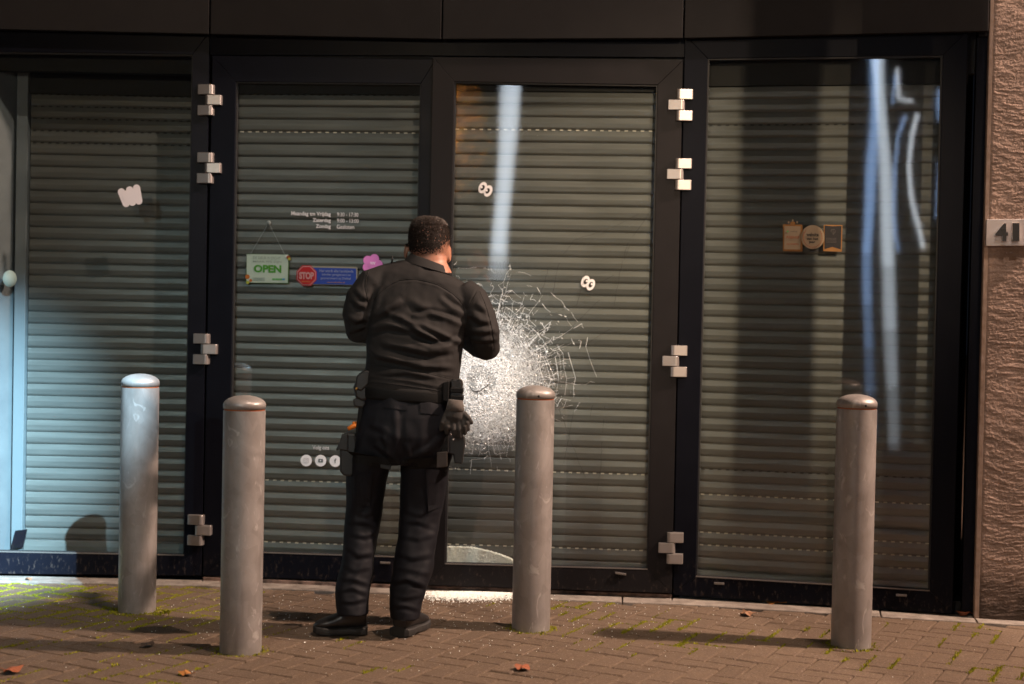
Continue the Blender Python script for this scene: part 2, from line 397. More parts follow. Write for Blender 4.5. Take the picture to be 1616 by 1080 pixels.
def text2d(body, bold=0., spacing=1.0):
    c = bpy.data.curves.new('t', 'FONT'); c.body = body; c.size = 1; c.offset = bold; c.space_character = spacing; c.resolution_u = 3; c.fill_mode = 'FRONT'
    o = bpy.data.objects.new('t', c); COL.objects.link(o)
    dg = bpy.context.evaluated_depsgraph_get(); dg.update(); me = bpy.data.meshes.new_from_object(o.evaluated_get(dg))
    vs = [(q.co.x, q.co.y) for q in me.vertices]; fs = [tuple(p.vertices) for p in me.polygons]
    bpy.data.objects.remove(o); bpy.data.curves.remove(c); bpy.data.meshes.remove(me)
    x0 = min(q[0] for q in vs); x1 = max(q[0] for q in vs); y0 = min(q[1] for q in vs); y1 = max(q[1] for q in vs)
    return [((a-x0)/(x1-x0), (b-y0)/(y1-y0)) for a, b in vs], fs
def put_text(mb, F, body, x0, y0, x1, y1, w, mi=0, bold=.0, spacing=1.0, slant=0):
    vs, fs = text2d(body, bold, spacing); out = []
    for a, b in vs:
        px = x0+(x1-x0)*a + slant*(b-.5); py = y1+(y0-y1)*b + ROLL*(x1-x0)*(a-.5)
        out.append(F.W(*F.P(px, py, w), w))
    return mb.add(out, fs, mi)
def poly(mb, F, pts, w, mi=0, th=.0006):
    q = [F.P(x, y, w) for x, y in pts]; return mb.prism(F, q, w, w+th, mi)
def circ(cx, cy, rx, ry=None, n=28, rot=0, a0=0, a1=2*math.pi):
    ry = ry or rx; out = []
    for k in range(n):
        t = a0+(a1-a0)*k/(n if a1-a0 > 6.28 else n-1); x, y = rx*math.cos(t), ry*math.sin(t)
        out.append((cx+x*math.cos(rot)-y*math.sin(rot), cy+x*math.sin(rot)+y*math.cos(rot)))
    return out
def rrect(x0, y0, x1, y1, r, tilt=ROLL):
    out = []
    for cx, cy, a in ((x1-r, y0+r, -90), (x1-r, y1-r, 0), (x0+r, y1-r, 90), (x0+r, y0+r, 180)):
        for k in range(5):
            t = R(a+22.5*k); out.append((cx+r*math.cos(t), cy+r*math.sin(t)))
    mx = (x0+x1)/2
    return [(x, y+tilt*(x-mx)) for x, y in out]

# ------------------------------------------------------------------ ground
g = MB(); g.add([(-60, -60, -.012), (60, -60, -.012), (60, 60, -.012), (-60, 60, -.012)], [(0, 1, 2, 3)])
tag(g.build('ground', 'sand'), kind='structure')
FAC = [F0, F1, F2, F3]
def front_y(x):
    for F in FAC:
        a = F.o; b = F.W(F.len, 0)
        if a.x <= x <= b.x: return a.y+(b.y-a.y)*(x-a.x)/(b.x-a.x)
    return V1[1] if x < V1[0] else V4[1]+(x-V4[0])*(F3.s.y/F3.s.x)
ANG = R(27)
eu = Vector((math.sin(ANG), math.cos(ANG), 0)); ev = Vector((math.cos(ANG), -math.sin(ANG), 0))
BW = .096; pv = MB(); moss_seg = []
from mathutils import noise as mnoise
for i in range(-66, 66):
    for j in range(-33, 33):
        for kind in (0, 1):
            a0, b0 = (i+2*j, i-2*j)
            if kind == 0: r = (a0, a0+2, b0, b0+1)
            else: r = (a0, a0+1, b0+1, b0+3)
            u0, u1, v0, v1 = [q*BW for q in r]
            O = Vector((.02, 5.2, 0)); c = O+eu*((u0+u1)/2)+ev*((v0+v1)/2)
            if not (-4.2 < c.x < 4.2 and 2.4 < c.y < front_y(c.x)-.10): continue
            gp = .0022; hu, hv = (u1-u0)/2-gp, (v1-v0)/2-gp; z = random.gauss(0, .0011); tx, ty = random.gauss(0, .011), random.gauss(0, .011)
            top = []; low = []
            for su, sv in ((-1, -1), (1, -1), (1, 1), (-1, 1)):
                zz = z+su*hu*tx+sv*hv*ty
                top.append(c+eu*(su*(hu-.005))+ev*(sv*(hv-.005))+Vector((0, 0, zz)))
                low.append(c+eu*su*hu+ev*sv*hv+Vector((0, 0, zz-.005)))
            bot = [q-Vector((0, 0, .012)) for q in low]
            fs = [(0, 1, 2, 3)]+[(4+k, 4+(k+1) % 4, (k+1) % 4, k) for k in range(4)]+[(8+k, 8+(k+1) % 4, 4+(k+1) % 4, 4+k) for k in range(4)]
            pv.add(top+low+bot, fs, 0, max(.001, min(1, random.gauss(.5, .16))))
            ax, hl, hw_, pr = (eu, (u1-u0)/2, (v1-v0)/2, ev) if kind == 0 else (ev, (v1-v0)/2, (u1-u0)/2, eu)
            moss_seg.append((c+pr*hw_, ax, hl, kind)); moss_seg.append((c+ax*hl, pr, hw_, kind))
tag(pv.build('paving', 'paver'), kind='structure')
kb = MB()
for F in FAC+[None]:
    if F is None: F, s0, s1 = F3, F3.len, F3.len+3.2
    else: s0, s1 = 0, F.len
    s = s0
    while s < s1-.01:
        e = min(s+.98, s1); kb.sbox(F, s+.003, e-.003, -.02, .006+random.uniform(-.001, .001), -.125, .03); s = e
tag(kb.build('kerb', 'kerb', bevel=.004), kind='structure')

mo = MB()
def tuft(p, r, n, h=1.0):
    for _ in range(n):
        a = random.uniform(0, 6.283); q = p+Vector((random.gauss(0, r), random.gauss(0, r), 0)); s = random.uniform(.003, .0065); hh = random.uniform(.003, .008)*h
        b = [q+Vector((s*math.cos(a+2.094*k), s*math.sin(a+2.094*k), -.004)) for k in range(3)]
        mo.add(b+[q+Vector((random.gauss(0, .002), random.gauss(0, .002), hh))], [(0, 1, 3), (1, 2, 3), (2, 0, 3)], 0, random.uniform(.05, 1))
for c, ax, hl, kind in moss_seg:
    if not (-3.2 < c.x < 3.2 and 5.0 < c.y < 7.3): continue
    f = mnoise.noise(Vector((c.x*1.1+3, c.y*1.7, 0)))*.55+mnoise.noise(Vector((c.x*4.5, c.y*4.5, 7)))*.7
    along = abs(ax.dot(eu)) > .9
    f += (.20 if along else -.10) + (.42 if c.x < -1.3 and c.y > 6.1 else 0) + (.02 if c.x > .9 else 0) - (.25 if -1.2 < c.x < .2 else 0)
    if f < .22: continue
    den = min(1.0, (f-.22)*1.9+.15)
    n = int(hl*2*620*den)
    for _ in range(n):
        p = c+ax*(random.uniform(-1, 1)*hl)
        p += ax.cross(Vector((0, 0, 1)))*random.gauss(0, .0042+.004*den); tuft(p, .002, 1, .8)
def weed(p, n, h):
    for _ in range(n):
        a = random.uniform(0, 6.283); q = p+Vector((random.gauss(0, .012), random.gauss(0, .012), 0)); l = h*random.uniform(.5, 1.1); d = Vector((math.cos(a), math.sin(a), 0)); s = d.cross(Vector((0, 0, 1)))*.0022
        t = q+d*l*.6+Vector((0, 0, l)); mm = q+d*l*.2+Vector((0, 0, l*.65))
        mo.add([q-s, q+s, mm+s*1.3, mm-s*1.3, t], [(0, 1, 2, 3), (3, 2, 4)], 0, random.uniform(.2, 1))
for x, y, n, h in ((965, 941, 7, .02), (972, 941, 6, .02), (992, 941, 9, .03), (1005, 943, 8, .02), (60, 905, 14, .02), (100, 907, 9, .018), (170, 908, 9, .02), (330, 910, 8, .015)):
    weed(gpt(x, y), n, h)

# ------------------------------------------------------------------ shop building
bld = empty('shop_building', (V1[0], V1[1], 0), 'shop front of dark grey aluminium doors and windows with lowered roller shutters behind glass', 'building')
def quad(F, q, w): return [F.P(x, y, w) for x, y in q]
def frame(name, F, out, inn, w0, w1, m, parent, bead=True):
    b = MB(); b.ring(F, quad(F, out, w0), quad(F, inn, w0), w0, w1)
    o = b.build(name, m, parent, bevel=.002)
    if bead:                                     # rubber gasket round the pane, a little behind the face
        i0 = quad(F, inn, w0); cx = sum(a for a, _ in i0)/4; cz = sum(a for _, a in i0)/4
        i1 = [(a+(cx-a)/abs(cx-a)*.006, c+(cz-c)/abs(cz-c)*.006) for a, c in i0]
        e0 = [(a-(cx-a)/abs(cx-a)*.003, c-(cz-c)/abs(cz-c)*.003) for a, c in i0]
        b = MB(); b.ring(F, e0, i1, w0+.010, w0+.034); b.build('gasket', 'gasket', o)
        b = MB(); b.sbox(F, i0[3][0], i0[2][0], i0[3][1]-.001, i0[3][1]+.0035, w0-.0015, w0+.02)
        # thin bright glazing bead lying along the sill
        z0, z1 = i0[3], i0[2]
        b = MB(); b.prism(F, [(z0[0], z0[1]+.0035), (z1[0], z1[1]+.0035), (z1[0], z1[1]-.001), (z0[0], z0[1]-.001)], w0-.0015, w0+.012)
        b.build('glazing_bead', 'trim', o)
    return o
def pane(F, inn, w, parent, name='glass_pane', grow=.004):
    q = quad(F, inn, w); cx = sum(a for a, _ in q)/4; cz = sum(a for _, a in q)/4
    q = [(a-(cx-a)/abs(cx-a)*grow, c-(cz-c)/abs(cz-c)*grow) for a, c in q]
    b = MB(); b.add([F.W(s, z, w) for s, z in q], [(3, 2, 1, 0)]); return b.build(name, 'glass', parent, normals=False)

INL = [(-480, 76), (304, 86), (290, 877), (-480, 862)]
IN1 = [(372, 129), (664, 132), (649, 880.5), (360, 871)]
IN2 = [(717, 129), (1038, 134), (1022, 899), (702, 890.5)]
IN3 = [(1117, 92.5), (1488, 87.5), (1467, 933), (1098, 910.5)]
win_l = frame('window', F0, [(-560, 42), (331, 50), (318, 909), (-560, 900)], INL, 0, .07, 'frame', bld)
tag(win_l, 'wide left window with a bare dark frame')
door1 = frame('door', F1, [(335, 88), (688, 94), (669, 921), (320, 908.5)], IN1, 0, .036, 'frame', bld)
tag(door1, 'closed door leaf carrying the opening hours')
door2 = frame('door', F2, [(683, 90), (1078, 95.5), (1060, 936.5), (667, 923.5)], IN2, -.016, .036, 'leaf_frame', bld)
tag(door2, 'door leaf with shattered glass')
win_r = frame('window', F3, [(1081, 55), (1528, 48), (1503, 969), (1062, 939)], IN3, 0, .07, 'frame', bld)
tag(win_r, 'right window with three award stickers')
GL = .026
pane(F0, INL, GL, win_l); pane(F1, IN1, GL, door1); pane(F3, IN3, GL, win_r)
glass2 = pane(F2, IN2, GL-.012, door2)
G2 = GL-.012
# fixed head, hinge posts, jamb, thresholds
b = MB()
b.sbox(F1, -.02, F1.len+.02, F1.P(335, 88, .012)[1]+.004, F1.P(335, 40, .012)[1], .012, .08)
b.sbox(F2, -.02, F2.len+.02, F2.P(700, 90, .012)[1]+.006, F2.P(700, 40, .012)[1], .010, .08)
b.build('door_head', 'frame', bld)
b = MB(); a, _ = F3.P(1530, 500, .03); c, _ = F3.P(1562, 300, .03)
b.sbox(F3, a, c+.2, .005, F3.P(1530, 60, .03)[1], .022, .09)
b.build('jamb', 'frame', bld)
b = MB(); b.sbox(F3, a+.004, c+.2, F3.P(1530, 58, .0)[1], F3.P(1530, 50, .0)[1], .0, .09); b.build('jamb_cap', 'fascia', bld)
b = MB()
for F in (F1, F2): b.sbox(F, 0, F.len, -.01, .024, .0 if F is F1 else .012, .12)
b.build('threshold', 'thresh', bld, bevel=.003)
b = MB()                                         # dark core closing the gaps round the leaves
for F, x0, x1 in ((F1, -.03, .05), (F2, F2.len-.05, F2.len+.02)): b.sbox(F, x0, x1, .02, 2.75, .066, .08)
for F in FAC: b.sbox(F, 0, F.len, 2.55, 2.95, .09, .15)
for F in FAC: b.sbox(F, 0, F.len, -.05, .06, .0705, .076)
b.build('sub_frame', 'black', bld)
# fascia panels over the whole front, proud of the doors, and the wall above
seams = [-520, -150, 330.5, 697, 1078.5, 1561]
FW = -.055
for k in range(5):
    x0, x1 = seams[k], seams[k+1]
    F = (F0, F0, F1, F2, F3)[k]
    yb = {-520: 36, -150: 43, 330.5: 54, 697: 62, 1078.5: 60.5, 1561: 49.5}
    p0 = F.P(x0+1.2, yb[x0], FW); p1 = F.P(x1-1.2, yb[x1], FW)
    b = MB(); b.prism(F, [(p0[0], 3.35), (p1[0], 3.35), p1, p0], FW, FW+.03)
    b.build('fascia_panel', 'fascia', bld, bevel=.003)
b = MB()
for F in FAC: b.sbox(F, 0, F.len, 2.86, 5.2, FW+.032, .3)
b.build('wall', 'black', bld)
b = MB()
for F in FAC: b.sbox(F, 0, F.len, -.05, 2.9, .62, .7)
b.build('back_wall', 'black', bld)

# hinges (three interleaved wraps each)
def hinge(F, x, y, flip, wz, parent):
    b = MB(); s0, z0 = F.P(x, y, wz); W_, H_, d = .083, .0485, .034
    for k, (ds, zz) in enumerate(((0, H_+.003), (1, 0), (0, -H_-.003))):
        sg = -1 if flip else 1
        lo, hi = (-.058, .022) if ds == 0 else (-.020, .062)
        if flip: lo, hi = -hi, -lo
        prof = []                                # rounded barrel at the joint, flat wing
        n = 8
        c = 0.0 if True else 0
        pts = [(lo, wz), (lo, wz-d*.72), (lo+.004, wz-d*.80)]
        jl = hi if (ds == 0) != flip else lo
        inner = sg if ds == 0 else -sg
        pts = []
        far, near = (lo, hi) if inner > 0 else (hi, lo)
        pts += [(far, wz+.002), (far, wz-d*.74), (far+inner*.004, wz-d*.84)]
        for q in range(7):
            t = math.pi*.5*q/6; rr = .018
            pts.append((near-inner*rr+inner*rr*math.sin(t), wz-d+.006*0-rr*0-(0)+ (d*.16)*(0) - 0 + (1-math.cos(t))*rr*.9))
        pts.append((near, wz+.002))
        a = [F.W(s0+p, z0+zz-H_/2, q) for p, q in pts]; c2 = [F.W(s0+p, z0+zz+H_/2, q) for p, q in pts]; m_ = len(pts)
        b.add(a+c2, [tuple(range(m_)), tuple(range(2*m_-1, m_-1, -1))]+[((i+1) % m_, i, m_+i, m_+(i+1) % m_) for i in range(m_)])
    return b.build('hinge', 'hinge', parent, bevel=.002)
for x, y in ((332, 159), (331, 266), (325, 551), (316, 836)): hinge(F1, x, y, False, 0, door1)
for x, y in ((1074, 167), (1072, 276), (1065, 570), (1059, 864)): hinge(F2, x, y, True, 0.0, door2)
# drainage caps
def cap(F, x0, y0, x1, y1, w, parent, tilt=0):
    b = MB(); q = [F.P(x0, y0, w), F.P(x1, y1, w)]
    b.prism(F, [(q[0][0], q[0][1]+.005), (q[1][0], q[1][1]+.005), (q[1][0], q[1][1]-.005), (q[0][0], q[0][1]-.005)], w-.010, w+.002)
    b.build('drain_cap', 'trim', parent, bevel=.0015)
cap(F1, 600, 888, 616, 888.5, 0, door1); cap(F2, 971, 904, 988, 906.5, -.016, door2)
cap(F3, 1127, 920.5, 1143, 921.3, 0, win_r); cap(F3, 1414, 939, 1431, 939.8, 0, win_r)

# roller shutters
PITCH_S = .0622
def shutter(F, s0, s1, ztop, parent, w=.17, bulge=0.0, dashes=(), dark=False, dash_rng=None):
    b = MB(); n = int((ztop-.012)/PITCH_S); prof = []
    for i in range(n+1):
        zt = ztop-i*PITCH_S
        k = max(0, i-(n-3)); sh = bulge*k
        for t, d in ((0, .0022), (.025, -.0014), (.07, -.0024), (.33, -.0031), (.40, -.0046), (.45, -.0049), (.52, -.0043), (.75, -.0039), (.945, -.0028), (.975, .0022)):
            prof.append((zt-t*PITCH_S, w+d-sh-(bulge*t if k >= 1 and bulge else 0)))
    m_ = len(prof)
    vs = [F.W(s0, z, q) for z, q in prof]+[F.W(s1, z, q) for z, q in prof]
    fs = [(i, i+1, m_+i+1, m_+i) for i in range(m_-1)]
    b.add(vs, fs); o = b.build('roller_shutter', 'shutter', parent, normals=False)
    me = o.data; me.polygons.foreach_set('use_smooth', [True]*len(me.polygons))
    x = MB(); x.sbox(F, s0, s1, ztop-(n+1)*PITCH_S-.03, ztop-(n+1)*PITCH_S+.004, w-.014-bulge*4, w+.006-bulge*4); x.build('bottom_bar', 'shutter', o, bevel=.003)
    x = MB()
    for yj in dashes:
        px, py, kd = yj[:3]
        z = F.P(px, py, w)[1]; j = round((ztop-z)/PITCH_S); z = ztop-j*PITCH_S
        a0, a1 = (s0, s1) if len(yj) < 4 else yj[3]
        s = a0+.012
        while s < a1-.02:
            x.sbox(F, s, s+.0165, z-.0034, z+.0018, w-.0045-(.004 if j > n-3 and bulge else 0), w+.004, kd) if False else x.sbox(F, s, s+.0165, z-.0030, z+.0020, w-.006-bulge*max(0, j-(n-3)), w+.004, kd)
            s += .0395
    if dashes: x.build('vent_slots', ['slot', 'slot_dark'], o)
    x = MB(); x.sbox(F, s0-.05, s1+.05, ztop+.001, 2.72, w-.016, w+.10); x.build('shutter_box', 'black', o)
    return o
wS = .24
ZL = F0.P(170, 151, wS)[1]
sL = shutter(F0, F0.P(47, 500, wS)[0]-.006, F0.len+.02, ZL, win_l, wS, .014,
             [(170, 152, 1), (170, 171, 1), (170, 190, 1), (170, 209, 1), (170, 228, 1)])
# tall first section of the left wing is out of view; the shutter ends at a guide rail and a plastered niche
r0, r1 = F0.P(27, 500, wS)[0], F0.P(44, 500, wS)[0]
b = MB(); b.sbox(F0, r0, r1, .03, 2.62, wS-.045, wS+.02); b.build('guide_rail', 'rail', win_l, bevel=.002)
n0 = F0.P(-26, 500, .07)[0]
b = MB(); b.prism(F0, [(r0-.30, 2.62), (r0, 2.62), (r0, .02), (r0-.30, .02)], wS+.02, wS+.04)
b.add([F0.W(r0, .02, wS+.0), F0.W(n0, .02, .072), F0.W(n0, 2.62, .072), F0.W(r0, 2.62, wS)], [(0, 1, 2, 3)])
b.build('niche_wall', 'niche', win_l)
b = MB(); p = F0.W(*F0.P(15.5, 440, .125), .122); d1 = (F0.W(r0, 0, wS)-F0.W(n0, 0, .072)).normalized(); nn = d1.cross(Vector((0, 0, 1))).normalized()
if nn.y > 0: nn = -nn
b2 = MB(); vs = []
for k in range(24):
    t = 2*math.pi*k/24; vs.append(p+d1*(.042*math.cos(t))+Vector((0, 0, .042*math.sin(t))))
b2.add(vs+[q+nn*.003 for q in vs]+[p+nn*.0035], [(k, (k+1) % 24, 24+(k+1) % 24, 24+k) for k in range(24)]+[(24+k, 24+(k+1) % 24, 48) for k in range(24)])
b2.build('wall_disc', 'grey', win_l, smooth=True)
b = MB(); b.pprism(F0, [(24, 838), (42, 836), (36, 864), (16, 868)], wS-.058, wS-.046); b.build('rail_foot', 'frame', win_l)
wD = .052
Z1 = F1.P(515, 150, wD)[1]
shutter(F1, .05, F1.len-.0, Z1, door1, wD, 0, [(515, 208, 0), (515, 150, 1), (515, 751, 0), (515, 868, 0)])
Z2 = F2.P(877, 145.5, wD)[1]
shutter(F2, .02, F2.len-.05, Z2, door2, wD, 0, [(877, 206, 0), (877, 755, 0), (877, 873, 0)])
wR = .092
Z3 = F3.P(1300, 135.5, wR)[1]
e0 = F3.P(1500, 500, wR)[0]
shutter(F3, .03, e0, Z3, win_r, wR, .008, [(1300, 195, 1), (1300, 757, 1), (1300, 797, 0), (1300, 847, 0), (1300, 861, 0), (1440, 905, 0, (F3.P(1400, 900, wR)[0], e0))])
b = MB()
for F, s in ((F1, .045), (F2, F2.len-.055), (F3, .035), (F3, e0)):
    b = MB(); b.sbox(F, s-.03, s+.006, .02, 2.6, .145, .2); b.build('guide_rail', 'rail', bld)

# hewn stone wall on the right
sw = empty('stone_wall', tuple(F3.W(F3.len+.4, 0, 0)), 'rough hewn reddish sandstone wall with a smooth pale edge, carrying the house number', 'wall')
wl0 = -.035
sT, zT = F3.P(1569, 0, wl0); sB, zB = F3.P(1545, 977, wl0)
b = MB(); NX, NZ = 210, 900; W_ = 1.3; H_ = 3.6; vs = []
for j in range(NZ+1):
    z = -.02+H_*j/NZ; s_l = sB+(sT-sB)*(z-zB)/(zT-zB)
    for i in range(NX+1):
        t = (i/NX)**1.35; s = s_l+t*W_
        q = Vector((s, z, 0))
        wx = mnoise.noise(q*1.6)*.30
        f = mnoise.noise(Vector((s*9, (z+wx*.45+.04*math.sin(s*9))*42, 3)))*.42+mnoise.noise(Vector((s*24, (z+wx*.4)*95, 9)))*.40+mnoise.noise(q*90)*.26+mnoise.noise(q*210)*.22
        d = f*.0045*min(1, .15+i/5)
        vs.append(F3.W(s, z, wl0-d-.004*min(1, i/6)))
fs = [(j*(NX+1)+i, j*(NX+1)+i+1, (j+1)*(NX+1)+i+1, (j+1)*(NX+1)+i) for j in range(NZ) for i in range(NX)]
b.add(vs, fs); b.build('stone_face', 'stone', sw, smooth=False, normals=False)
b = MB()
def arr(px_t, px_b, w): return F3.P(px_t, 0, w), F3.P(px_b, 977, w)
t0, b0 = arr(1563, 1537.5, wl0); t1, b1 = (sT+.001, zT), (sB+.001, zB)
def ext(t, c, z): k = (z-c[1])/(t[1]-c[1]); return (c[0]+(t[0]-c[0])*k, z)
b.prism(F3, [ext(t0, b0, 3.5), ext(t1, b1, 3.5), ext(t1, b1, -.02), ext(t0, b0, -.02)], wl0, .12)
b.build('stone_edge', 'arris', sw, bevel=.004)
b = MB(); b.sbox(F3, sB+.03, sB+3.5, -.02, 5.2, .02, .3); b.build('wall_core', 'stone', sw)
# house number plate
hp = empty('house_number_plate', tuple(F3.W(*F3.P(1590, 367, wl0-.02), wl0-.02)), 'grey steel plate with raised dark numerals 41 on the stone wall', 'sign')
pw = wl0-.030
b = MB(); b.pprism(F3, [(1557, 346.5), (1640, 345.5), (1639, 388), (1556, 388.5)], pw, wl0+.01); b.build('plate', 'plaque', hp, bevel=.0015)
def numeral(ch, x0, y0, x1, y1):
    vs, fs = text2d(ch, .035); n = len(vs)
    loc = [F3.P(x0+(x1-x0)*a, y1+(y0-y1)*c, pw) for a, c in vs]
    b = MB(); b.add([F3.W(s, z, pw-.016) for s, z in loc], fs, 0)
    ec = {}
    for f in fs:
        for k in range(len(f)):
            e = (f[k], f[(k+1) % len(f)]); key = tuple(sorted(e)); ec.setdefault(key, []).append(e)
    fr = [F3.W(s, z, pw-.0158) for s, z in loc]; bk = [F3.W(s, z, pw+.0) for s, z in loc]
    side = [(e[0][0], e[0][1], n+e[0][1], n+e[0][0]) for e in ec.values() if len(e) == 1]
    b.add(fr+bk, side, 1)
    # bright bevelled rim set round the face
    cx = sum(s for s, _ in loc)/n; 
    b.build('numeral', ['numface', 'numside'], hp, normals=False)
numeral('4', 1570, 353, 1590, 381); numeral('1', 1597, 352.5, 1608, 381)

# ------------------------------------------------------------------ bollards
BOLL = [(185, 247, 970, 230, 586, 'galvanised steel bollard beside the brightly lit left window, leftmost of the four', -52, 1),
        (346, 413, 1036, 389, 620, 'rust stained steel bollard standing nearest the kerb, just left of the officer', -86, 2),
        (807, 868, 999, 844, 604, 'galvanised steel bollard in front of the shattered glass door, right of the officer', 8, 3),
        (1309, 1376, 1026, 1344, 618, 'galvanised steel bollard in front of the right window, rightmost of the four', 12, 4)]
BPOS = []
def make_bollard():
    root = empty('bollard', (0, 0, 0)); r = .0835; h = 1.0
    b = MB(); b.lathe([(r, -.05), (r, h-.058)], 40); p = b.build('pole', 'galv', root, smooth=True); p.data.set_sharp_from_angle(angle=R(40))
    b = MB(); b.lathe([(r-.003, h-.059), (r-.003, h-.052)], 40); b.build('rust_joint', 'rust', root, smooth=True)
    b = MB(); b.lathe([(r+.0005, h-.052), (r+.001, h-.034), (r-.002, h-.027), (r-.008, h-.020), (r-.020, h-.012), (r-.040, h-.005), (r-.060, h-.0015), (.002, h)], 40)
    c = b.build('cap', 'galv', root, smooth=True)
    b = MB(); b.tube([(0, -r+.004, h-.041), (0, -r-.0022, h-.041)], .0052, 10); b.build('pin_hole', 'black', c, smooth=True)
    return root
proto = make_bollard()
def copy_tree(o, parent=None):
    c = o.copy(); COL.objects.link(c)
    if parent: c.parent = parent
    for ch in list(o.children): copy_tree(ch, c)
    return c
bolls = []
for i in range(4): bolls.append(proto if i == 0 else copy_tree(proto))
for o, (x0, x1, yb, xt, yt, lab, ang, k) in zip(bolls, BOLL):
    gp = gpt((x0+x1)/2, yb); c = Vector((gp.x, gp.y+.0835, 0)); c.x = pt((x0+x1)/2, yb, c.y).x
    top = pt(xt, yt+4, c.y); o.location = c; BPOS.append(c)
    o.scale = (1, 1, top.z/1.0); o.rotation_euler = (0, 0, math.radians(ang))
    tag(o, lab, 'bollard', 'steel bollards along the pavement')
for c in BPOS:
    for k in range(26):
        a = random.uniform(0, 6.28); weed(c+Vector((math.cos(a)*.092, math.sin(a)*.092, -.004)), 3, .014)
    for k in range(260):
        a = random.uniform(0, 6.28); rr = .088+abs(random.gauss(0, .016)); tuft(c+Vector((math.cos(a)*rr, math.sin(a)*rr, 0)), .004, 1, .8)
weed(gpt(262, 968), 30, .022); weed(gpt(250, 971), 22, .02); weed(gpt(178, 1052), 10, .014)
tag(mo.build('moss', 'moss', normals=False), kind='stuff')

# fallen leaves
LEAVES = [(45, 917, .05, 0, 'thin dry leaf lying far left below the lit window'), (128, 909.5, .085, 1, 'long reddish leaf against the window sill, left of the first bollard'),
          (176, 910.5, .07, 1, 'reddish leaf at the window foot right beside the first bollard'), (322, 912, .075, 2, 'bright orange leaf at the foot of the door hinge side'),
          (345, 917, .06, 1, 'brown leaf tucked behind the second bollard'), (420, 915, .04, 1, 'small red leaf at the kerb right of the second bollard'),
          (1215, 954, .085, 2, 'curled pale orange leaf on the kerb under the right window'), (1180, 972, .085, 0, 'flat brown leaf on the bricks below the curled one'),
          (1524, 973, .085, 1, 'rusty red leaf at the corner of the stone wall'), (1438, 967, .045, 0, 'small pale leaf on the kerb near the window corner'),
          (825, 1058, .08, 1, 'orange leaf on the bricks in front of the third bollard'), (20, 1062, .085, 1, 'orange brown leaf at the lower left corner of the pavement'),
          (292, 1067, .06, 2, 'orange leaf scrap on the pavement left of the second bollard foot'), (232, 1021, .06, 3, 'dark curled leaf between the two left bollards')]
LC = [mat('leaf_tan', (0.204, 0.102, 0.054), .8), mat('leaf_rust', (0.216, 0.060, 0.021), .75), mat('leaf_orange', (0.330, 0.132, 0.030), .7), mat('leaf_dark', (.05, .03, .02), .8)]
for x, y, s, k, lab in LEAVES:
    o0 = gpt(x, y); b = MB(); a0 = random.uniform(0, 6.28); n = 15; vs = []
    for q in range(n):
        t = 2*math.pi*q/n; rr = s*.5*(.62+.38*abs(math.cos(2.5*t)))*random.uniform(.85, 1.1)
        x_, y_ = rr*math.cos(t)*1.25, rr*math.sin(t)*.8
        vs.append(Vector((x_*math.cos(a0)-y_*math.sin(a0), x_*math.sin(a0)+y_*math.cos(a0), .004+.22*s*(abs(math.sin(t*1.5+k)))*random.uniform(.4, 1.3))))
    vs.append(Vector((0, 0, .012+.1*s)))
    b.add([o0+v_ for v_ in vs], [(q, (q+1) % n, n) for q in range(n)])
    b.tube([o0+vs[0], o0+vs[0]*1.6], .0012, 5)
    o = b.build('fallen_leaf', LC[k], None, org=o0)
    tag(o, lab, 'leaf', 'dry leaves on the pavement')

# ------------------------------------------------------------------ signs and stickers on the glass
wS_ = GL-.0012
def sticker(name, F, x, y, label, cat='sticker', group=None, w=wS_):
    return empty(name, tuple(F.W(*F.P(x, y, w), w)), label, cat, group)
def layer(i, w=wS_): return w-.0012*i
# wavy white sticker
t = sticker('wavy_sticker', F0, 206, 309, 'plain white wavy three-lobed sticker on the left window')
b = MB()
pts = []
lobes = [((190, 303), (199, 322)), ((203, 300), (209, 320)), ((214, 297), (219, 318))]
for (xa, ya), (xb, yb) in lobes:
    ang = math.atan2(yb-ya, xb-xa); rr = 5.6
    pp = circ(xa+1.5, ya, rr, n=12, a0=ang+math.pi/2, a1=ang+3*math.pi/2)+circ(xb, yb-.5, rr, n=12, a0=ang-math.pi/2, a1=ang+math.pi/2)
    poly(b, F0, pp, layer(0, GL-.0012)-.0002*lobes.index(((xa, ya), (xb, yb))), 0)
poly(b, F0, [(189, 303), (215, 297), (221, 316), (198, 321)], layer(0)-.0008, 0)
b.build('sticker_face', 'white2', t)
# eye-like pairs on the broken door
def eyes(x, y, flip, lab):
    w = G2-.0012
    t = sticker('eye_sticker', F2, x, y, lab, 'sticker', 'white two-dot stickers on the broken door', w)
    b = MB(); c2 = MB()
    for k, (dx, dy) in enumerate(((-4.2, -2.6), (4.2, 2.6))):
        poly(b, F2, circ(x+dx, y+dy, 6.4, 9.4, 28, R(24)), w-.0003*k, 0)
        cx, cy = x+dx*.95, y+dy*.95; q = 1 if flip else -1
        pts = circ(cx-.4*q, cy, 3.0, 4.6, 20, R(28))
        poly(c2, F2, pts, w-.0018, 0)
        poly(b, F2, circ(cx-2.0*q, cy-(.8), 1.7, 1.9, 12, 0), w-.0028, 0)
    b.build('sticker_face', 'white', t); c2.build('pupil', 'ink', t)
eyes(766, 299, True, 'round two-dot sticker beside the lit reflection, upper of the two on the broken door')
eyes(928, 447, False, 'round two-dot sticker in the middle of the broken door, lower of the two')
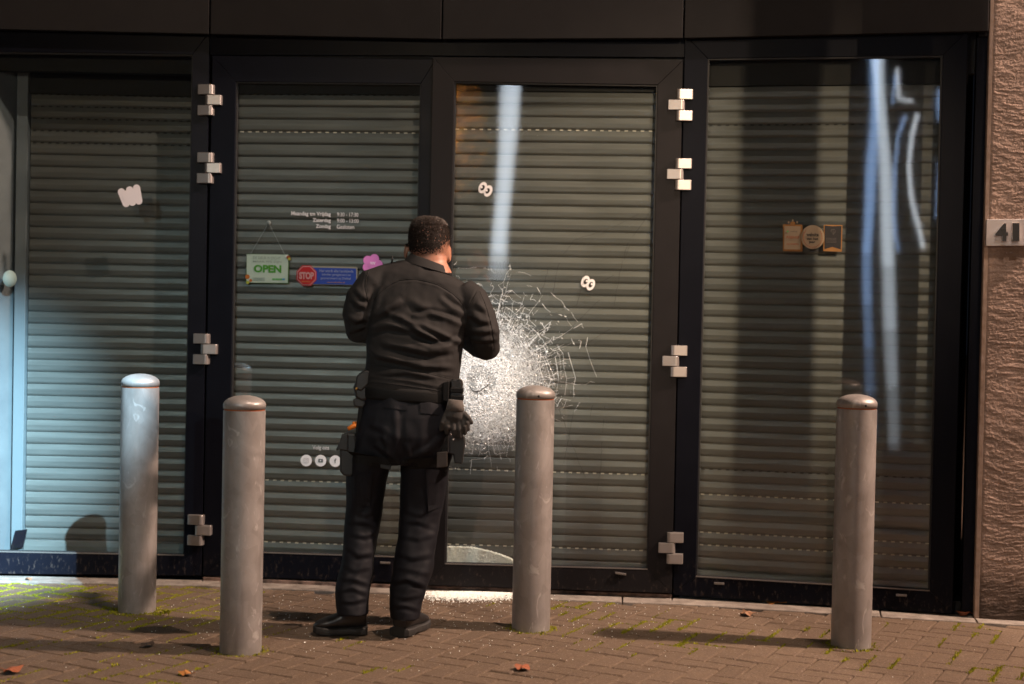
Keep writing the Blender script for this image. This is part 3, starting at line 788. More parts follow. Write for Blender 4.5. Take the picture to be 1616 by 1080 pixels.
# opening hours lettering
t = sticker('opening_hours_lettering', F1, 512, 347, 'white opening hours lettering in three lines on the left door', 'lettering')
b = MB()
for body, x0, y0, x1, y1, bo in (('Maandag tm Vrijdag', 459.5, 334.3, 522, 342.5, .022), ('Zaterdag', 493.5, 344.8, 522, 352.5, .022), ('Zondag', 498.5, 354.3, 522, 362, .022),
                                 ('9:30 - 17:30', 532, 335.8, 565.5, 342, .006), ('9:00 - 13:00', 532, 345.6, 566, 351.8, .006), ('Gesloten', 531.5, 355, 559, 361.5, .006)):
    put_text(b, F1, body, x0, y0, x1, y1, wS_, 0, bo)
b.build('lettering', 'text', t)
# follow-us icons
t = sticker('follow_us_lettering', F1, 506, 708, 'small white words Volg ons above three round icons', 'lettering')
b = MB(); put_text(b, F1, 'Volg ons', 493, 703.5, 519.5, 711.5, wS_, 0, .01); b.build('lettering', 'text', t)
for k, (x, y) in enumerate(((483.2, 727), (506, 727.3), (529, 728))):
    t = sticker('social_media_sticker', F1, x, y, ('round white icon sticker with a faint camera outline, left of the row', 'round white icon sticker with a dark play button, middle of the row', 'round white icon sticker with a letter f, beside the leg pouch')[k], 'sticker', 'round white icons under the words Volg ons')
    b = MB(); poly(b, F1, circ(x, y, 8.9, 9.1, 36), wS_, 0); b.build('sticker_face', 'iconwhite', t)
    b = MB(); w = layer(1)
    if k == 0:
        o_ = rrect(x-4, y-4, x+4, y+4, 1.6); i_ = rrect(x-3.2, y-3.2, x+3.2, y+3.2, 1.2)
        for q in range(20): poly(b, F1, [o_[q], o_[(q+1) % 20], i_[(q+1) % 20], i_[q]], w)
        o_ = circ(x, y, 2.2, n=16); i_ = circ(x, y, 1.5, n=16)
        for q in range(16): poly(b, F1, [o_[q], o_[(q+1) % 16], i_[(q+1) % 16], i_[q]], w)
        poly(b, F1, circ(x+2.2, y-2.2, .6, n=8), w); b.build('icon', 'faint', t)
    elif k == 1:
        poly(b, F1, rrect(x-3.7, y-2.8, x+3.7, y+2.8, 1.1), w); b.build('icon', 'icongrey', t)
        b = MB(); poly(b, F1, [(x-1.1, y-1.5), (x+1.5, y), (x-1.1, y+1.5)], layer(2)); b.build('icon_arrow', 'iconwhite', t)
    else:
        put_text(b, F1, 'f', x-1.7, y-4, x+1.9, y+3.6, w, 0, .02); b.build('icon', 'icongrey', t)
# hanging OPEN sign
t = sticker('open_sign', F1, 422, 424, 'white card sign reading OPEN in green, hung on a cord inside the left door', 'sign')
wO = GL+.008
SGN = [(389.5, 400.5), (456.5, 402), (455.5, 448.3), (387.5, 446.8)]
b = MB(); poly(b, F1, SGN, wO, 0, .003); b.build('border', 'border_green', t)
b = MB(); poly(b, F1, [(389.5, 400.0+1.5), (455, 402.2), (454, 446.8), (389, 446)], layer(1, wO)); b.build('card', 'paper', t)
b = MB()
put_text(b, F1, 'DE DEUR IS DICHT', 399.5, 405.2, 443, 409.5, layer(2, wO), 0, .008); put_text(b, F1, 'MAAR WE ZIJN', 399.5, 411.5, 444, 415.8, layer(2, wO), 0, .008)
for k in range(3): poly(b, F1, [(399, 438.3+2*k), (418, 438.7+2*k), (418, 439.5+2*k), (399, 439.1+2*k)], layer(2, wO))
b.build('small_print', 'grey', t)
b = MB(); put_text(b, F1, 'OPEN', 400.5, 418.3, 444, 430.6, layer(2, wO), 0, .045); b.build('lettering', 'sgreen', t)
b = MB()
for k, (x, y, r, c) in enumerate(((390.5, 437, 3.6, 0), (395.5, 442.8, 2.4, 0), (391, 446, 2.6, 1), (452.5, 404.5, 2.4, 3), (455, 406.5, 3.0, 2), (456.5, 409, 2.2, 1))):
    poly(b, F1, circ(x, y, r, n=14), layer(2, wO)-.0004*k, c)
b.build('flower_print', ['orange', 'yellow', 'rust', 'white'], t)
b = MB(); xs = [(429.5, 434.5, 0), (434.8, 440.5, 0), (440.8, 445.2, 1), (445.4, 449.5, 2)]
for x0, x1, c in xs: poly(b, F1, [(x0, 439.6), (x1, 439.7), (x1, 442.4), (x0, 442.3)], layer(2, wO), c)
b.build('logo_print', ['midgreen', 'midgreen', 'skyblue'], t)
b = MB(); 
for x, y in ((394, 403.5), (449.5, 402)): b.tube([F1.W(*F1.P(424, 352, wO), wO), F1.W(*F1.P(x, y, wO), wO-.002)], .0011, 5)
b.build('cord', 'cord', t)
b = MB(); q = F1.W(*F1.P(424, 352, wO), wO); b.sphere(q, (.012, .006, .012), 12); b.build('suction_cup', 'cord', t, smooth=True)
# STOP sticker
t = sticker('warning_sticker', F1, 515, 435, 'blue warning sticker with a red octagon reading STOP, beside the OPEN sign')
b = MB(); poly(b, F1, rrect(484, 420.5, 564, 450, 3), wS_); b.build('sticker_face', 'cream', t)
b = MB(); poly(b, F1, rrect(486, 423.2, 562, 449, 2), layer(1)); b.build('blue_field', 'blue', t)
b = MB(); put_text(b, F1, 'Hier wordt elke handelende', 503.8, 425.6, 557.5, 430.2, layer(2), 0, .015); put_text(b, F1, 'inbreker geregistreerd en', 508, 431.8, 553.5, 436.6, layer(2), 0, .015); put_text(b, F1, 'gecontroleerd op Diefstal', 506, 437.6, 553.5, 442.3, layer(2), 0, .015)
b.build('lettering', 'paleblue', t)
b = MB(); put_text(b, F1, 'www.inbreker.nl', 516, 444.6, 544, 447, layer(2), 0, .0); b.build('small_print', 'tan', t)
oc = lambda r: [(483.6+r*math.cos(R(22.5+45*k)), 435.3+r*1.02*math.sin(R(22.5+45*k))) for k in range(8)]
b = MB(); poly(b, F1, oc(17.2), layer(3)); b.build('octagon_rim', 'red', t)
b = MB(); poly(b, F1, oc(15.9), layer(4)); b.build('octagon_line', 'pinkred', t)
b = MB(); poly(b, F1, oc(14.6), layer(5)); b.build('octagon_face', 'red', t)
b = MB(); put_text(b, F1, 'STOP', 472, 429.5, 495.5, 441, layer(6), 0, .05, .95); put_text(b, F1, 'inbreker', 476, 443, 490.5, 445.8, layer(6), 1, .0); b.build('stop_lettering', ['pinkred', 'tan'], t)
# pink flower sticker
t = sticker('flower_sticker', F1, 588, 415, 'pink flower-shaped sticker half hidden by the left shoulder')
b = MB()
for k in range(5):
    a = R(-68+72*k); poly(b, F1, circ(587.5+9*math.cos(a), 417+9*math.sin(a), 7.4, n=24), wS_-.0003*k)
poly(b, F1, circ(587.5, 417, 6), wS_-.0018); b.build('petals', 'pink', t)
b = MB(); put_text(b, F1, 'VVV', 584, 413.5, 592.5, 418, wS_-.003, 0, .05, slant=0)
b.build('lettering', 'lilac', t)
# award stickers on the right window
t = sticker('webshop_award_sticker', F3, 1250, 374, 'cream and orange clipboard-shaped award sticker reading WEBSHOP')
b = MB(); poly(b, F3, rrect(1235.5, 354.5, 1266.5, 397, 1.5), wS_); poly(b, F3, circ(1251, 353, 4.2, 3.2), wS_-.0004); b.build('sticker_edge', 'tan', t)
b = MB(); poly(b, F3, [(1238, 357), (1263.5, 357.5), (1263, 394), (1237.5, 393.5)], layer(1)); 
for x, y in ((1244.5, 351), (1251, 348), (1258, 351)): poly(b, F3, circ(x, y, 1.3, 1.7, n=10), layer(1))
b.build('sticker_face', 'beige', t)
b = MB(); put_text(b, F3, 'WEBSHOP', 1240.2, 372.5, 1261.5, 377, layer(2), 0, .02); put_text(b, F3, 'KEURMERK', 1242, 384, 1261, 387, layer(2), 0, .01); b.build('lettering', 'rust', t)
b = MB(); poly(b, F3, circ(1243, 365.5, 1.6, n=12), layer(2), 0); put_text(b, F3, 'online', 1247, 364.3, 1258, 366.8, layer(2), 1); b.build('logo_print', ['midgreen', 'dullgrey'], t)
t = sticker('website_award_sticker', F3, 1282, 374.5, 'round cream award sticker reading website van het jaar')
b = MB(); poly(b, F3, circ(1282.5, 374.5, 18.5, 19, 40), wS_-.0024); b.build('sticker_face', 'beige', t)
b = MB()
for k in range(26):
    a = R(-38+256*k/25.0); a2 = a+R(8)
    if True: poly(b, F3, [(1282.5+14*math.cos(a), 375+14.5*math.sin(a)), (1282.5+16.6*math.cos(a+R(3)), 375+17*math.sin(a+R(3))), (1282.5+14.4*math.cos(a2), 375+14.9*math.sin(a2))], wS_-.0036)
b.build('laurel_print', 'rust', t)
b = MB()
for body, x0, y0, x1, y1 in (('website', 1272.5, 367.5, 1291.8, 373.4), ('van het', 1272.6, 374.8, 1291.3, 379), ('jaar', 1276.5, 380.2, 1286.8, 385.2)): put_text(b, F3, body, x0, y0, x1, y1, wS_-.0036, 0, .03)
b.build('lettering', 'ink', t)
t = sticker('ribbon_award_sticker', F3, 1314, 376, 'black ribbon-shaped award sticker with orange edge')
b = MB(); poly(b, F3, [(1300, 355), (1329.5, 355.5), (1328.3, 397.5), (1299, 396.5)], wS_-.0006); b.build('sticker_edge', 'tan', t)
b = MB(); poly(b, F3, [(1301.5, 356.2), (1314, 357.3), (1328, 356.7), (1327, 394), (1313.5, 390), (1301, 393.5)], layer(1)-.0006); b.build('sticker_face', 'ink', t)
b = MB(); 
for pl in ([(1312, 362), (1317, 362), (1318, 365.5), (1314.5, 370), (1311, 365.5)],):
    for q in range(5):
        (xa, ya), (xb, yb) = pl[q], pl[(q+1) % 5]; poly(b, F3, [(xa, ya), (xb, yb), (xb+.6, yb+.5), (xa+.6, ya+.5)], layer(2)-.0006)
poly(b, F3, [(1314.4, 361.5), (1315, 361.5), (1315, 370), (1314.4, 370)], layer(2)-.0006)
for k in range(4): poly(b, F3, [(1303.5, 376+2.1*k), (1320, 376.3+2.1*k), (1320, 376.8+2.1*k), (1303.5, 376.5+2.1*k)], layer(2)-.0006)
b.build('emblem_print', 'dullgrey', t)

# ------------------------------------------------------------------ shattered pane
IC = (758, 604)
W2 = G2-.0015
def f2(x, y, w=W2): return F2.W(*F2.P(x, y, w), w)
m = bpy.data.materials.new('frosted_fracture'); m.use_nodes = True; M['frost'] = m; nt = m.node_tree
bs = bsdf(m); bs.inputs['Base Color'].default_value = (.84, .86, .85, 1); bs.inputs['Roughness'].default_value = .35
tcn = N(m, 'ShaderNodeTexCoord'); obv = tcn.outputs['Object']
ln = N(m, 'ShaderNodeVectorMath', operation='LENGTH'); L(m, obv, ln.inputs[0])
nz = noise(m, obv, 14, 5, .65)
ad = N(m, 'ShaderNodeMath', operation='MULTIPLY_ADD'); L(m, nz, ad.inputs[0]); ad.inputs[1].default_value = .16; L(m, ln.outputs['Value'], ad.inputs[2])
rad = N(m, 'ShaderNodeMapRange'); L(m, ad.outputs[0], rad.inputs[0]); rad.inputs[1].default_value = .44; rad.inputs[2].default_value = .22; rad.inputs[3].default_value = 0; rad.inputs[4].default_value = 1
v1 = N(m, 'ShaderNodeTexVoronoi', feature='DISTANCE_TO_EDGE'); v1.inputs['Scale'].default_value = 62; L(m, obv, v1.inputs['Vector'])
v2 = N(m, 'ShaderNodeTexVoronoi'); v2.inputs['Scale'].default_value = 150; L(m, obv, v2.inputs['Vector'])
e1 = ramp(m, v1.outputs[0], [(.03, (1, 1, 1)), (.16, (.15, .15, .15))]); e2 = ramp(m, v2.outputs['Color'], [(.15, (.35, .35, .35)), (.6, (1, 1, 1))])
mx = N(m, 'ShaderNodeMath', operation='MAXIMUM'); L(m, e1, mx.inputs[0]); L(m, e2, mx.inputs[1])
al = N(m, 'ShaderNodeMath', operation='MULTIPLY'); 
inn = N(m, 'ShaderNodeMapRange'); L(m, ad.outputs[0], inn.inputs[0]); inn.inputs[1].default_value = .09; inn.inputs[2].default_value = .19; inn.inputs[3].default_value = .30; inn.inputs[4].default_value = 1
al0 = N(m, 'ShaderNodeMath', operation='MULTIPLY'); L(m, inn.outputs[0], al0.inputs[0]); L(m, rad.outputs[0], al0.inputs[1])
L(m, al0.outputs[0], al.inputs[0]); L(m, mx.outputs[0], al.inputs[1])
L(m, al.outputs[0], bs.inputs['Alpha'])
bump(m, v2.outputs['Distance'], 1.0, .012)
b = MB(); cc = f2(*IC); b.add([cc]+[f2(*(IC[0]+118*math.cos(2*math.pi*k/48), IC[1]+122*math.sin(2*math.pi*k/48))) for k in range(48)], [(0, 1+k, 1+(k+1) % 48) for k in range(48)])
fs_o = b.build('frosted_fracture', 'frost', glass2)
# place its own origin on the point of impact (the pattern is centred there)
off = cc-root_of(glass2).location
for v_ in fs_o.data.vertices: v_.co -= off
fs_o.location = off
mbw = MB(); rnd = random.Random(3)
def ribbon(p, q, wd, tilt=True):
    a, c2 = f2(*p), f2(*q)
    d = (c2-a); 
    if d.length < 1e-5: return
    s = d.cross(F2.n).normalized()*wd*.5; sg = -1 if s.dot(Vector((.75, 0, .6))) > 0 else 1
    n1 = -F2.n*(sg*rnd.uniform(-.1, 1)*wd*.7 if tilt else 0); lift = F2.n*rnd.uniform(.0012, .0025)
    mbw.add([a-s-n1+lift, a+s+n1+lift, c2+s+n1+lift, c2-s-n1+lift], [(0, 1, 2, 3)])
def R_(a):                                       # web radius varies with direction
    return 1.0+.12*math.cos(a+1.25)+.05*math.sin(3*a+1)
# rings
beads = []
for r0 in [62, 66, 70, 74, 78, 82, 86]:
    n = int(r0*.62); prob = .95 if r0 < 100 else (.62 if r0 < 125 else .38)
    a = rnd.uniform(0, 6.28); prev = None; on = True; ph = rnd.uniform(0, 6)
    for k in range(n+1):
        aa = a+2*math.pi*k/n; rr = r0*R_(aa)+rnd.gauss(0, 1.6)
        p = (IC[0]+rr*math.cos(aa), IC[1]+rr*math.sin(aa))
        if rnd.random() < .16: on = rnd.random() < prob
        if prev and on and rnd.random() < .5: beads.append((prev, p))
        if prev and on: ribbon(prev, p, rnd.choice((.0007, .001, .0014, .0022)))
        prev = p
# radials, broken and jittered
for k in range(260):
    a = 2*math.pi*k/260+rnd.gauss(0, .03); r = rnd.uniform(55, 95); end = r+abs(rnd.gauss(0, 34)); p = None
    while r < min(end, 168):
        a += rnd.gauss(0, .02); q = (IC[0]+r*R_(a)*math.cos(a), IC[1]+r*R_(a)*math.sin(a))
        if p: ribbon(p, q, rnd.choice((.0006, .0009, .0013)))
        p = q; r += rnd.uniform(4, 9)
# spider web: straight radial cracks joined by straight, broken chords, sparser outwards, reaching up to shoulder height
ang = sorted(rnd.uniform(0, 2*math.pi) for _ in range(88)); RR = [88, 94, 100, 106, 113, 120, 128, 137, 147, 158, 170]
pos = lambda a, r: (IC[0]+r*R_(a)*math.cos(a), IC[1]+r*R_(a)*math.sin(a))
reach = [88+abs(rnd.gauss(0, 42)) for _ in ang]; jit = [[r+rnd.gauss(0, 2.2) for r in RR] for _ in ang]
for q in range(len(ang)):
    q2 = (q+1) % len(ang); da = (ang[q2]-ang[q]) % (2*math.pi)
    for k in range(len(RR)-1):
        if RR[k] < reach[q] and rnd.random() < .75: ribbon(pos(ang[q], jit[q][k]), pos(ang[q]+rnd.gauss(0, .006), jit[q][k+1]), rnd.choice((.0006, .0009, .0014)))
    for k in range(len(RR)):
        up = .25 if math.sin(ang[q]) < -.1 and math.cos(ang[q]) > -.7 else 0
        if da < .35 and rnd.random() < max(.12, .95-(RR[k]-88)*.0125)+up*.7:
            a_, b_ = pos(ang[q], jit[q][k]), pos(ang[q2], jit[q2][k]); wd = rnd.choice((.0007, .001, .0014, .0019)); mid_ = ((a_[0]+b_[0])/2+rnd.gauss(0, 1), (a_[1]+b_[1])/2+rnd.gauss(0, 1)); ribbon(a_, mid_, wd); ribbon(mid_, b_, wd)
            if rnd.random() < .75: beads.append((a_, b_))
# criss-cross splinters near the core edge
for k in range(3000):
    r = 58+abs(rnd.gauss(0, 28)); a = rnd.uniform(0, 6.283); x, y = IC[0]+r*R_(a)*math.cos(a), IC[1]+r*R_(a)*math.sin(a); t = rnd.uniform(0, 6.283); l = rnd.uniform(1.5, 5)
    ribbon((x, y), (x+l*math.cos(t), y+l*math.sin(t)), rnd.uniform(.0005, .0013))
mbw.build('crack_web', 'craze', glass2, normals=False)
mbw = MB()                                       # loose chips over the core
for (xa, ya), (xb, yb) in beads:
    for _ in range(rnd.randint(2, 6)):
        u = rnd.random(); c2 = f2(xa+(xb-xa)*u+rnd.gauss(0, .7), ya+(yb-ya)*u+rnd.gauss(0, .7))+F2.n*rnd.uniform(.001, .003); s = rnd.uniform(.0008, .0022)
        n1 = (F2.n+Vector((rnd.gauss(0, .5), 0, rnd.gauss(.2, .5)))).normalized(); t1 = n1.cross(Vector((rnd.gauss(0, 1), rnd.gauss(0, 1), rnd.gauss(0, 1)))).normalized(); t2 = n1.cross(t1)
        mbw.add([c2+t1*s, c2+t2*s*.7, c2-t1*s, c2-t2*s*.6], [(0, 1, 2, 3)])
for k in range(8500):
    r = abs(rnd.gauss(0, 46)); a = rnd.uniform(0, 6.283)
    if (r < 24 and rnd.random() < .8) or r > 125: continue
    x, y = IC[0]+r*R_(a)*math.cos(a), IC[1]+r*R_(a)*math.sin(a); c2 = f2(x, y)+F2.n*rnd.uniform(.0005, .003); s = rnd.uniform(.0014, .0044)
    n1 = (F2.n+Vector((rnd.gauss(.25, .6), rnd.gauss(0, .4), rnd.gauss(.3, .6)))).normalized(); t1 = n1.cross(Vector((rnd.gauss(0, 1), rnd.gauss(0, 1), rnd.gauss(0, 1)))).normalized(); t2 = n1.cross(t1)
    mbw.add([c2+t1*s, c2+t2*s*rnd.uniform(.5, 1), c2-t1*s*rnd.uniform(.4, 1), c2-t2*s*.7], [(0, 1, 2, 3)])
mbw.build('glass_chips', 'craze', glass2, normals=False)
mbw = MB()
LIFT = .0016
def dark(pts, wd=.0016):
    for i in range(len(pts)-1):
        (xa, ya), (xb, yb) = pts[i], pts[i+1]; k = max(2, int(math.hypot(xb-xa, yb-ya)/7)); pp = (xa, ya)
        for j in range(1, k+1):
            q = (xa+(xb-xa)*j/k+rnd.gauss(0, .5), ya+(yb-ya)*j/k+rnd.gauss(0, .5))
            if rnd.random() < .86: ribbon(pp, q, wd*rnd.uniform(.6, 1.2), False)
            pp = q
for l in ([(1008, 338), (960, 362), (905, 380), (884, 408), (877, 436), (872, 470)], [(991, 383), (979, 426), (969, 482)], [(976, 431), (939, 450)], [(1028, 443), (1009, 464)],
          [(951, 468), (905, 514), (880, 540)], [(925, 425), (910, 482), (860, 500)], [(865, 424), (858, 452), (850, 470)], [(962, 520), (930, 540), (912, 552)], [(1030, 330), (1000, 372), (985, 410)],
          [(905, 650), (898, 690), (890, 730)], [(935, 640), (932, 658)], [(955, 640), (950, 690), (948, 740), (940, 790)], [(880, 640), (910, 720), (925, 760)]): dark(l, .0013)

def thick(pts, wd):
    for i in range(len(pts)-1):
        a, c2 = f2(*pts[i]), f2(*pts[i+1]); s_ = (c2-a).cross(F2.n).normalized()*wd*.5; l_ = F2.n*.0045
        mbw.add([a-s_+l_, a+s_+l_, c2+s_*.7+l_, c2-s_*.7+l_], [(0, 1, 2, 3)])
thick([(741, 609), (746, 617), (752, 618.5), (758, 617), (768, 610), (772, 606)], .0045); thick([(753, 618), (753.5, 630)], .003)
mbw.build('dark_cracks', 'crackdark', glass2, normals=False)

# heap of crumbled glass between pane and shutter, crumbs in front of the door
b = MB()
prof = [(690, 864), (720, 864.5), (745, 865.5), (770, 871), (790, 877), (805, 883), (818, 890), (828, 897)]
top = []
NXh = 70; NDh = 10; vs = []; w0, w1 = G2+.006, wD-.012
for i in range(NXh+1):
    x = 690+(828-690)*i/NXh; y = np.interp(x, [p[0] for p in prof], [p[1] for p in prof])
    s, zt = F2.P(x, y, w0)
    for j in range(NDh+1):
        q = j/NDh; z = zt-.010*q+random.gauss(0, .0022); vs.append(F2.W(s, z, w0+(w1-w0)*q))
fs = [(i*(NDh+1)+j, i*(NDh+1)+j+1, (i+1)*(NDh+1)+j+1, (i+1)*(NDh+1)+j) for i in range(NXh) for j in range(NDh)]
b.add(vs, fs)
fr = []
for i in range(NXh+1):
    s, zt = F2.P(690+(828-690)*i/NXh, 880, w0); base = vs[i*(NDh+1)]
    for j in range(9): fr.append(F2.W(s, .055+(base.z-.055)*j/8, w0+(0 if j == 8 else random.uniform(-.001, .002))))
b.add(fr, [(i*9+j, (i+1)*9+j, (i+1)*9+j+1, i*9+j+1) for i in range(NXh) for j in range(8)])
def crumb(p, s):
    r_ = Matrix.Rotation(random.uniform(0, 3.1), 3, Vector((random.random(), random.random(), random.random()+.01)).normalized()); b.box(p, (s, s*random.uniform(.6, 1), s*random.uniform(.5, .9)), r_)
for k in range(2600):
    i = random.uniform(0, 1); x = 690+130*i; s, zt = F2.P(x, np.interp(x, [p[0] for p in prof], [p[1] for p in prof]), w0)
    z = .06+(zt-.06)*(1-abs(random.gauss(0, .5)) % 1); crumb(F2.W(s, z, w0+random.uniform(-.0005, .004)), random.uniform(.0012, .0028))
for k in range(500):
    x = random.uniform(690, 826); s, zt = F2.P(x, np.interp(x, [p[0] for p in prof], [p[1] for p in prof]), w0); crumb(F2.W(s, zt+.001, random.uniform(w0, w1)), random.uniform(.002, .0045))
tag(b.build('glass_heap', 'crumb'), kind='stuff')
b = MB()
for k in range(5200):
    x = 745+random.gauss(0, 42); y = 936+abs(random.gauss(0, 6.0))
    if not 655 < x < 880: continue
    p = gpt(x, y); 
    if p.y > front_y(p.x)-.01: p.y = front_y(p.x)-random.uniform(.01, .05)
    s = random.uniform(.001, .0032); crumb(p+Vector((0, 0, .007)), s)
for k in range(900):
    x = random.gauss(700, 330); y = 938+abs(random.gauss(0, 50)); p = gpt(x, y)
    if p.y > front_y(p.x)-.02: continue
    crumb(p+Vector((0, 0, .002)), random.uniform(.0007, .0019))
tag(b.build('glass_crumbs', 'crumb'), kind='stuff')

# ------------------------------------------------------------------ the officer
from mathutils.bvhtree import BVHTree
per = empty('person', tuple(gpt(600, 1000)), 'person in dark uniform with duty belt, seen from behind, leaning towards the shattered glass', 'person')
def rg(lx, ly, rx, ry, y, hd): return (pt(lx, ly, y), pt(rx, ry, y), hd)
def P3(x, y, d): return pt(x, y, d)
PX = 6.0/FPX                                     # metres per photo pixel at the person
# --- body (head, neck, arms, hands, legs in one surface)
b = MB()
head = [(343, 664, 690, .045, 6.11), (347, 655.5, 699.5, .072, 6.115), (353, 649.5, 705, .088, 6.12), (362, 646, 708.5, .098, 6.125), (374, 644.5, 710, .102, 6.13), (386, 645, 709.5, .101, 6.13),
        (396, 647, 708, .095, 6.13), (404, 650, 706, .083, 6.13), (412, 654, 704, .07, 6.125)]
b.loft([rg(l, y, r, y+1.2, d, h) for y, l, r, h, d in head], 32, 2.15)
b.loft([rg(657, 398, 703, 400, 6.105, .062), rg(655, 412, 705, 414, 6.10, .062), rg(648, 428, 714, 432, 6.085, .075)], 24, 2)
b.sphere(P3(678, 408, 6.185), (.056, .05, .062), 16); b.sphere(P3(679, 419, 6.205), (.034, .028, .024), 12)      # jaw and chin
b.sphere(P3(678.5, 395, 6.235), (.013, .022, .026), 10); b.sphere(P3(678.5, 399, 6.243), (.016, .013, .011), 10)   # nose
b.sphere(P3(678.5, 409, 6.226), (.022, .010, .006), 10); b.sphere(P3(678.5, 411.5, 6.224), (.020, .010, .006), 10)   # lips
for dx in (-12, 12): b.sphere(P3(678.5+dx, 389.5, 6.212), (.016, .012, .006), 8); b.sphere(P3(678.5+dx, 393.5, 6.208), (.012, .012, .010), 8)
def ear(x, y, sg):
    q = []
    for k in range(13):
        t = R(-60+300*k/12); q.append(P3(x, y, 6.135)+Vector((sg*(.006+.004*math.cos(t)), .013*math.cos(t)*1.0-.004, .029*math.sin(t)-.004*math.cos(t))))
    b.tube(q, [.0055]*13, 8); b.sphere(P3(x, y, 6.135)+Vector((sg*.003, 0, -.002)), (.006, .014, .025), 10); b.sphere(P3(x, y+10.5, 6.14), (.006, .008, .009), 8)
ear(642.5, 397, -1); ear(707.5, 402, 1)
b.loft([rg(640, 436, 712, 446, 6.10, .06), rg(604, 456, 736, 476, 6.09, .075), rg(592, 540, 722, 545, 6.04, .10), rg(588, 600, 710, 610, 6.02, .10), rg(580, 660, 712, 660, 6.02, .10), rg(566, 715, 700, 715, 6.03, .09)], 20, 2.2)
b.tube([P3(603, 448, 6.06), P3(576, 480, 6.04), P3(568, 520, 6.06), P3(610, 520, 6.22), P3(672, 512, 6.36)], [.05, .045, .042, .036, .026], 14)
b.tube([P3(735, 470, 6.06), P3(758, 510, 6.05), P3(768, 546, 6.06), P3(750, 542, 6.2), P3(727, 530, 6.36)], [.05, .045, .042, .036, .026], 14)
b.tube([P3(588, 690, 6.03), P3(578, 790, 6.04), P3(560, 900, 5.99), P3(556, 955, 5.97)], [.075, .055, .045, .035], 14)
b.tube([P3(672, 690, 6.03), P3(664, 790, 6.04), P3(650, 900, 6.0), P3(642, 958, 5.98)], [.075, .055, .045, .035], 14)
def hand(wr, sg):                                # a half-closed hand: palm, four bent fingers, thumb
    b.sphere(wr+Vector((-sg*.012, .035, .004)), (.020, .042, .040), 14)
    for k in range(4):
        ln_ = (.062, .072, .068, .052)[k]; z = .030-.020*k
        a = wr+Vector((-sg*.010, .066, z)); m1 = a+Vector((-sg*.010, ln_*.55, .002)); m2 = m1+Vector((-sg*.030, ln_*.22, -.002)); m3 = m2+Vector((-sg*.022, -.016, -.002))
        b.tube([a-Vector((0, .02, 0)), a, m1, m2, m3], [.010, .0098, .009, .0082, .0068], 8)
    t0 = wr+Vector((-sg*.018, .022, .034)); b.tube([t0, t0+Vector((-sg*.018, .025, .018)), t0+Vector((-sg*.026, .052, .014)), t0+Vector((-sg*.030, .068, .006))], [.013, .0115, .010, .0075], 8)
hand(P3(727, 530, 6.36), 1); hand(P3(672, 512, 6.36), -1)
body = b.build('body', 'skin', per, smooth=True); remesh(body, .0052, 3, .5)
# --- hair: a close cropped cap with thousands of short strands, faded towards the nape
co, no, off = getco(body); P = proj(co)
def hairline(x, y3):                             # lowest photo row of hair as a function of depth on the head
    return 411-np.clip((y3-6.09)/.09, 0, 1)*14-np.clip((y3-6.17)/.05, 0, 1)*24
def hair_density(c, p):
    line = hairline(p[0], c[1]); k = np.clip((line-p[1])/19.0, 0, 1)**1.3
    side = np.clip((p[0]-680)/26, 0, 1); k *= 1-.70*side*np.clip((p[1]-374)/16, 0, 1)
    return k
me = body.data; tri = []
for f in me.polygons:
    c = np.array(f.center)+off; p = proj(c[None])[0]
    if 335 < p[1] < 404 and c[1] > 5.9 and 640 < p[0] < 714 and (abs(p[0]-677) < 31 or p[1] < 390):
        k = hair_density(c, p)
        if k > .01: tri.append((f, c, p, k))
sh = MB()
for f, c, p, k in tri:
    if k+random.gauss(0, .2) > .62: sh.add([np.array(me.vertices[i].co)+off+np.array(me.vertices[i].normal)*.0012 for i in f.vertices], [tuple(range(len(f.vertices)))], 1)
for f, c, p, k in tri:
    nrm = Vector(f.normal); n_ = int(np.random.poisson(6.0*k**.8))
    down = Vector((0, -.35, -1)) if p[1] > 356 else Vector((random.gauss(0, .5), .5, .1))
    down = (down-nrm*down.dot(nrm)).normalized()
    for _ in range(n_):
        ln_ = (.0028+.0045*np.clip((380-p[1])/34, 0, 1))*random.uniform(.7, 1.3)
        q = Vector(c)+Vector((random.uniform(-.003, .003), random.uniform(-.003, .003), random.uniform(-.003, .003)))
        d = (nrm*random.uniform(.35, .9)+down*random.uniform(.5, 1)+Vector((random.gauss(0, .3), random.gauss(0, .3), random.gauss(0, .3)))).normalized(); s = d.cross(nrm).normalized()*.0006
        sh.add([q-s, q+s, q+d*ln_], [(0, 1, 2)])
sh.build('hair', ['hair', 'scalp'], per, normals=False)
def bvh_of(o):
    co, no, off = getco(o); return BVHTree.FromPolygons([Vector(c) for c in co], [tuple(p.vertices) for p in o.data.polygons])
# --- jacket
b = MB()
b.loft([rg(636, 411, 712, 436, 6.092, .084), rg(612, 416, 736, 447, 6.09, .098), rg(590, 424, 752, 458, 6.085, .106), rg(577, 445, 762, 478, 6.076, .116), rg(580, 480, 748, 500, 6.062, .130), rg(579, 515, 736, 522, 6.045, .138),
        rg(578, 545, 731, 550, 6.035, .136), rg(577, 575, 727, 582, 6.028, .130), rg(574, 600, 723, 610, 6.025, .134), rg(575, 612, 722, 626, 6.025, .136)], 40, 2.35)
b.tube([P3(612, 436, 6.065), P3(590, 448, 6.05), P3(572, 474, 6.035), P3(565, 500, 6.03), P3(567, 520, 6.05), P3(588, 522, 6.17), P3(640, 516, 6.30), P3(664, 513, 6.345)], [.055, .072, .074, .068, .062, .058, .047, .038], 20)
b.tube([P3(728, 458, 6.06), P3(744, 474, 6.05), P3(755, 500, 6.035), P3(764, 528, 6.03), P3(768, 548, 6.055), P3(757, 545, 6.16), P3(738, 536, 6.28), P3(730, 531, 6.33)], [.062, .074, .074, .068, .060, .056, .046, .040], 20)
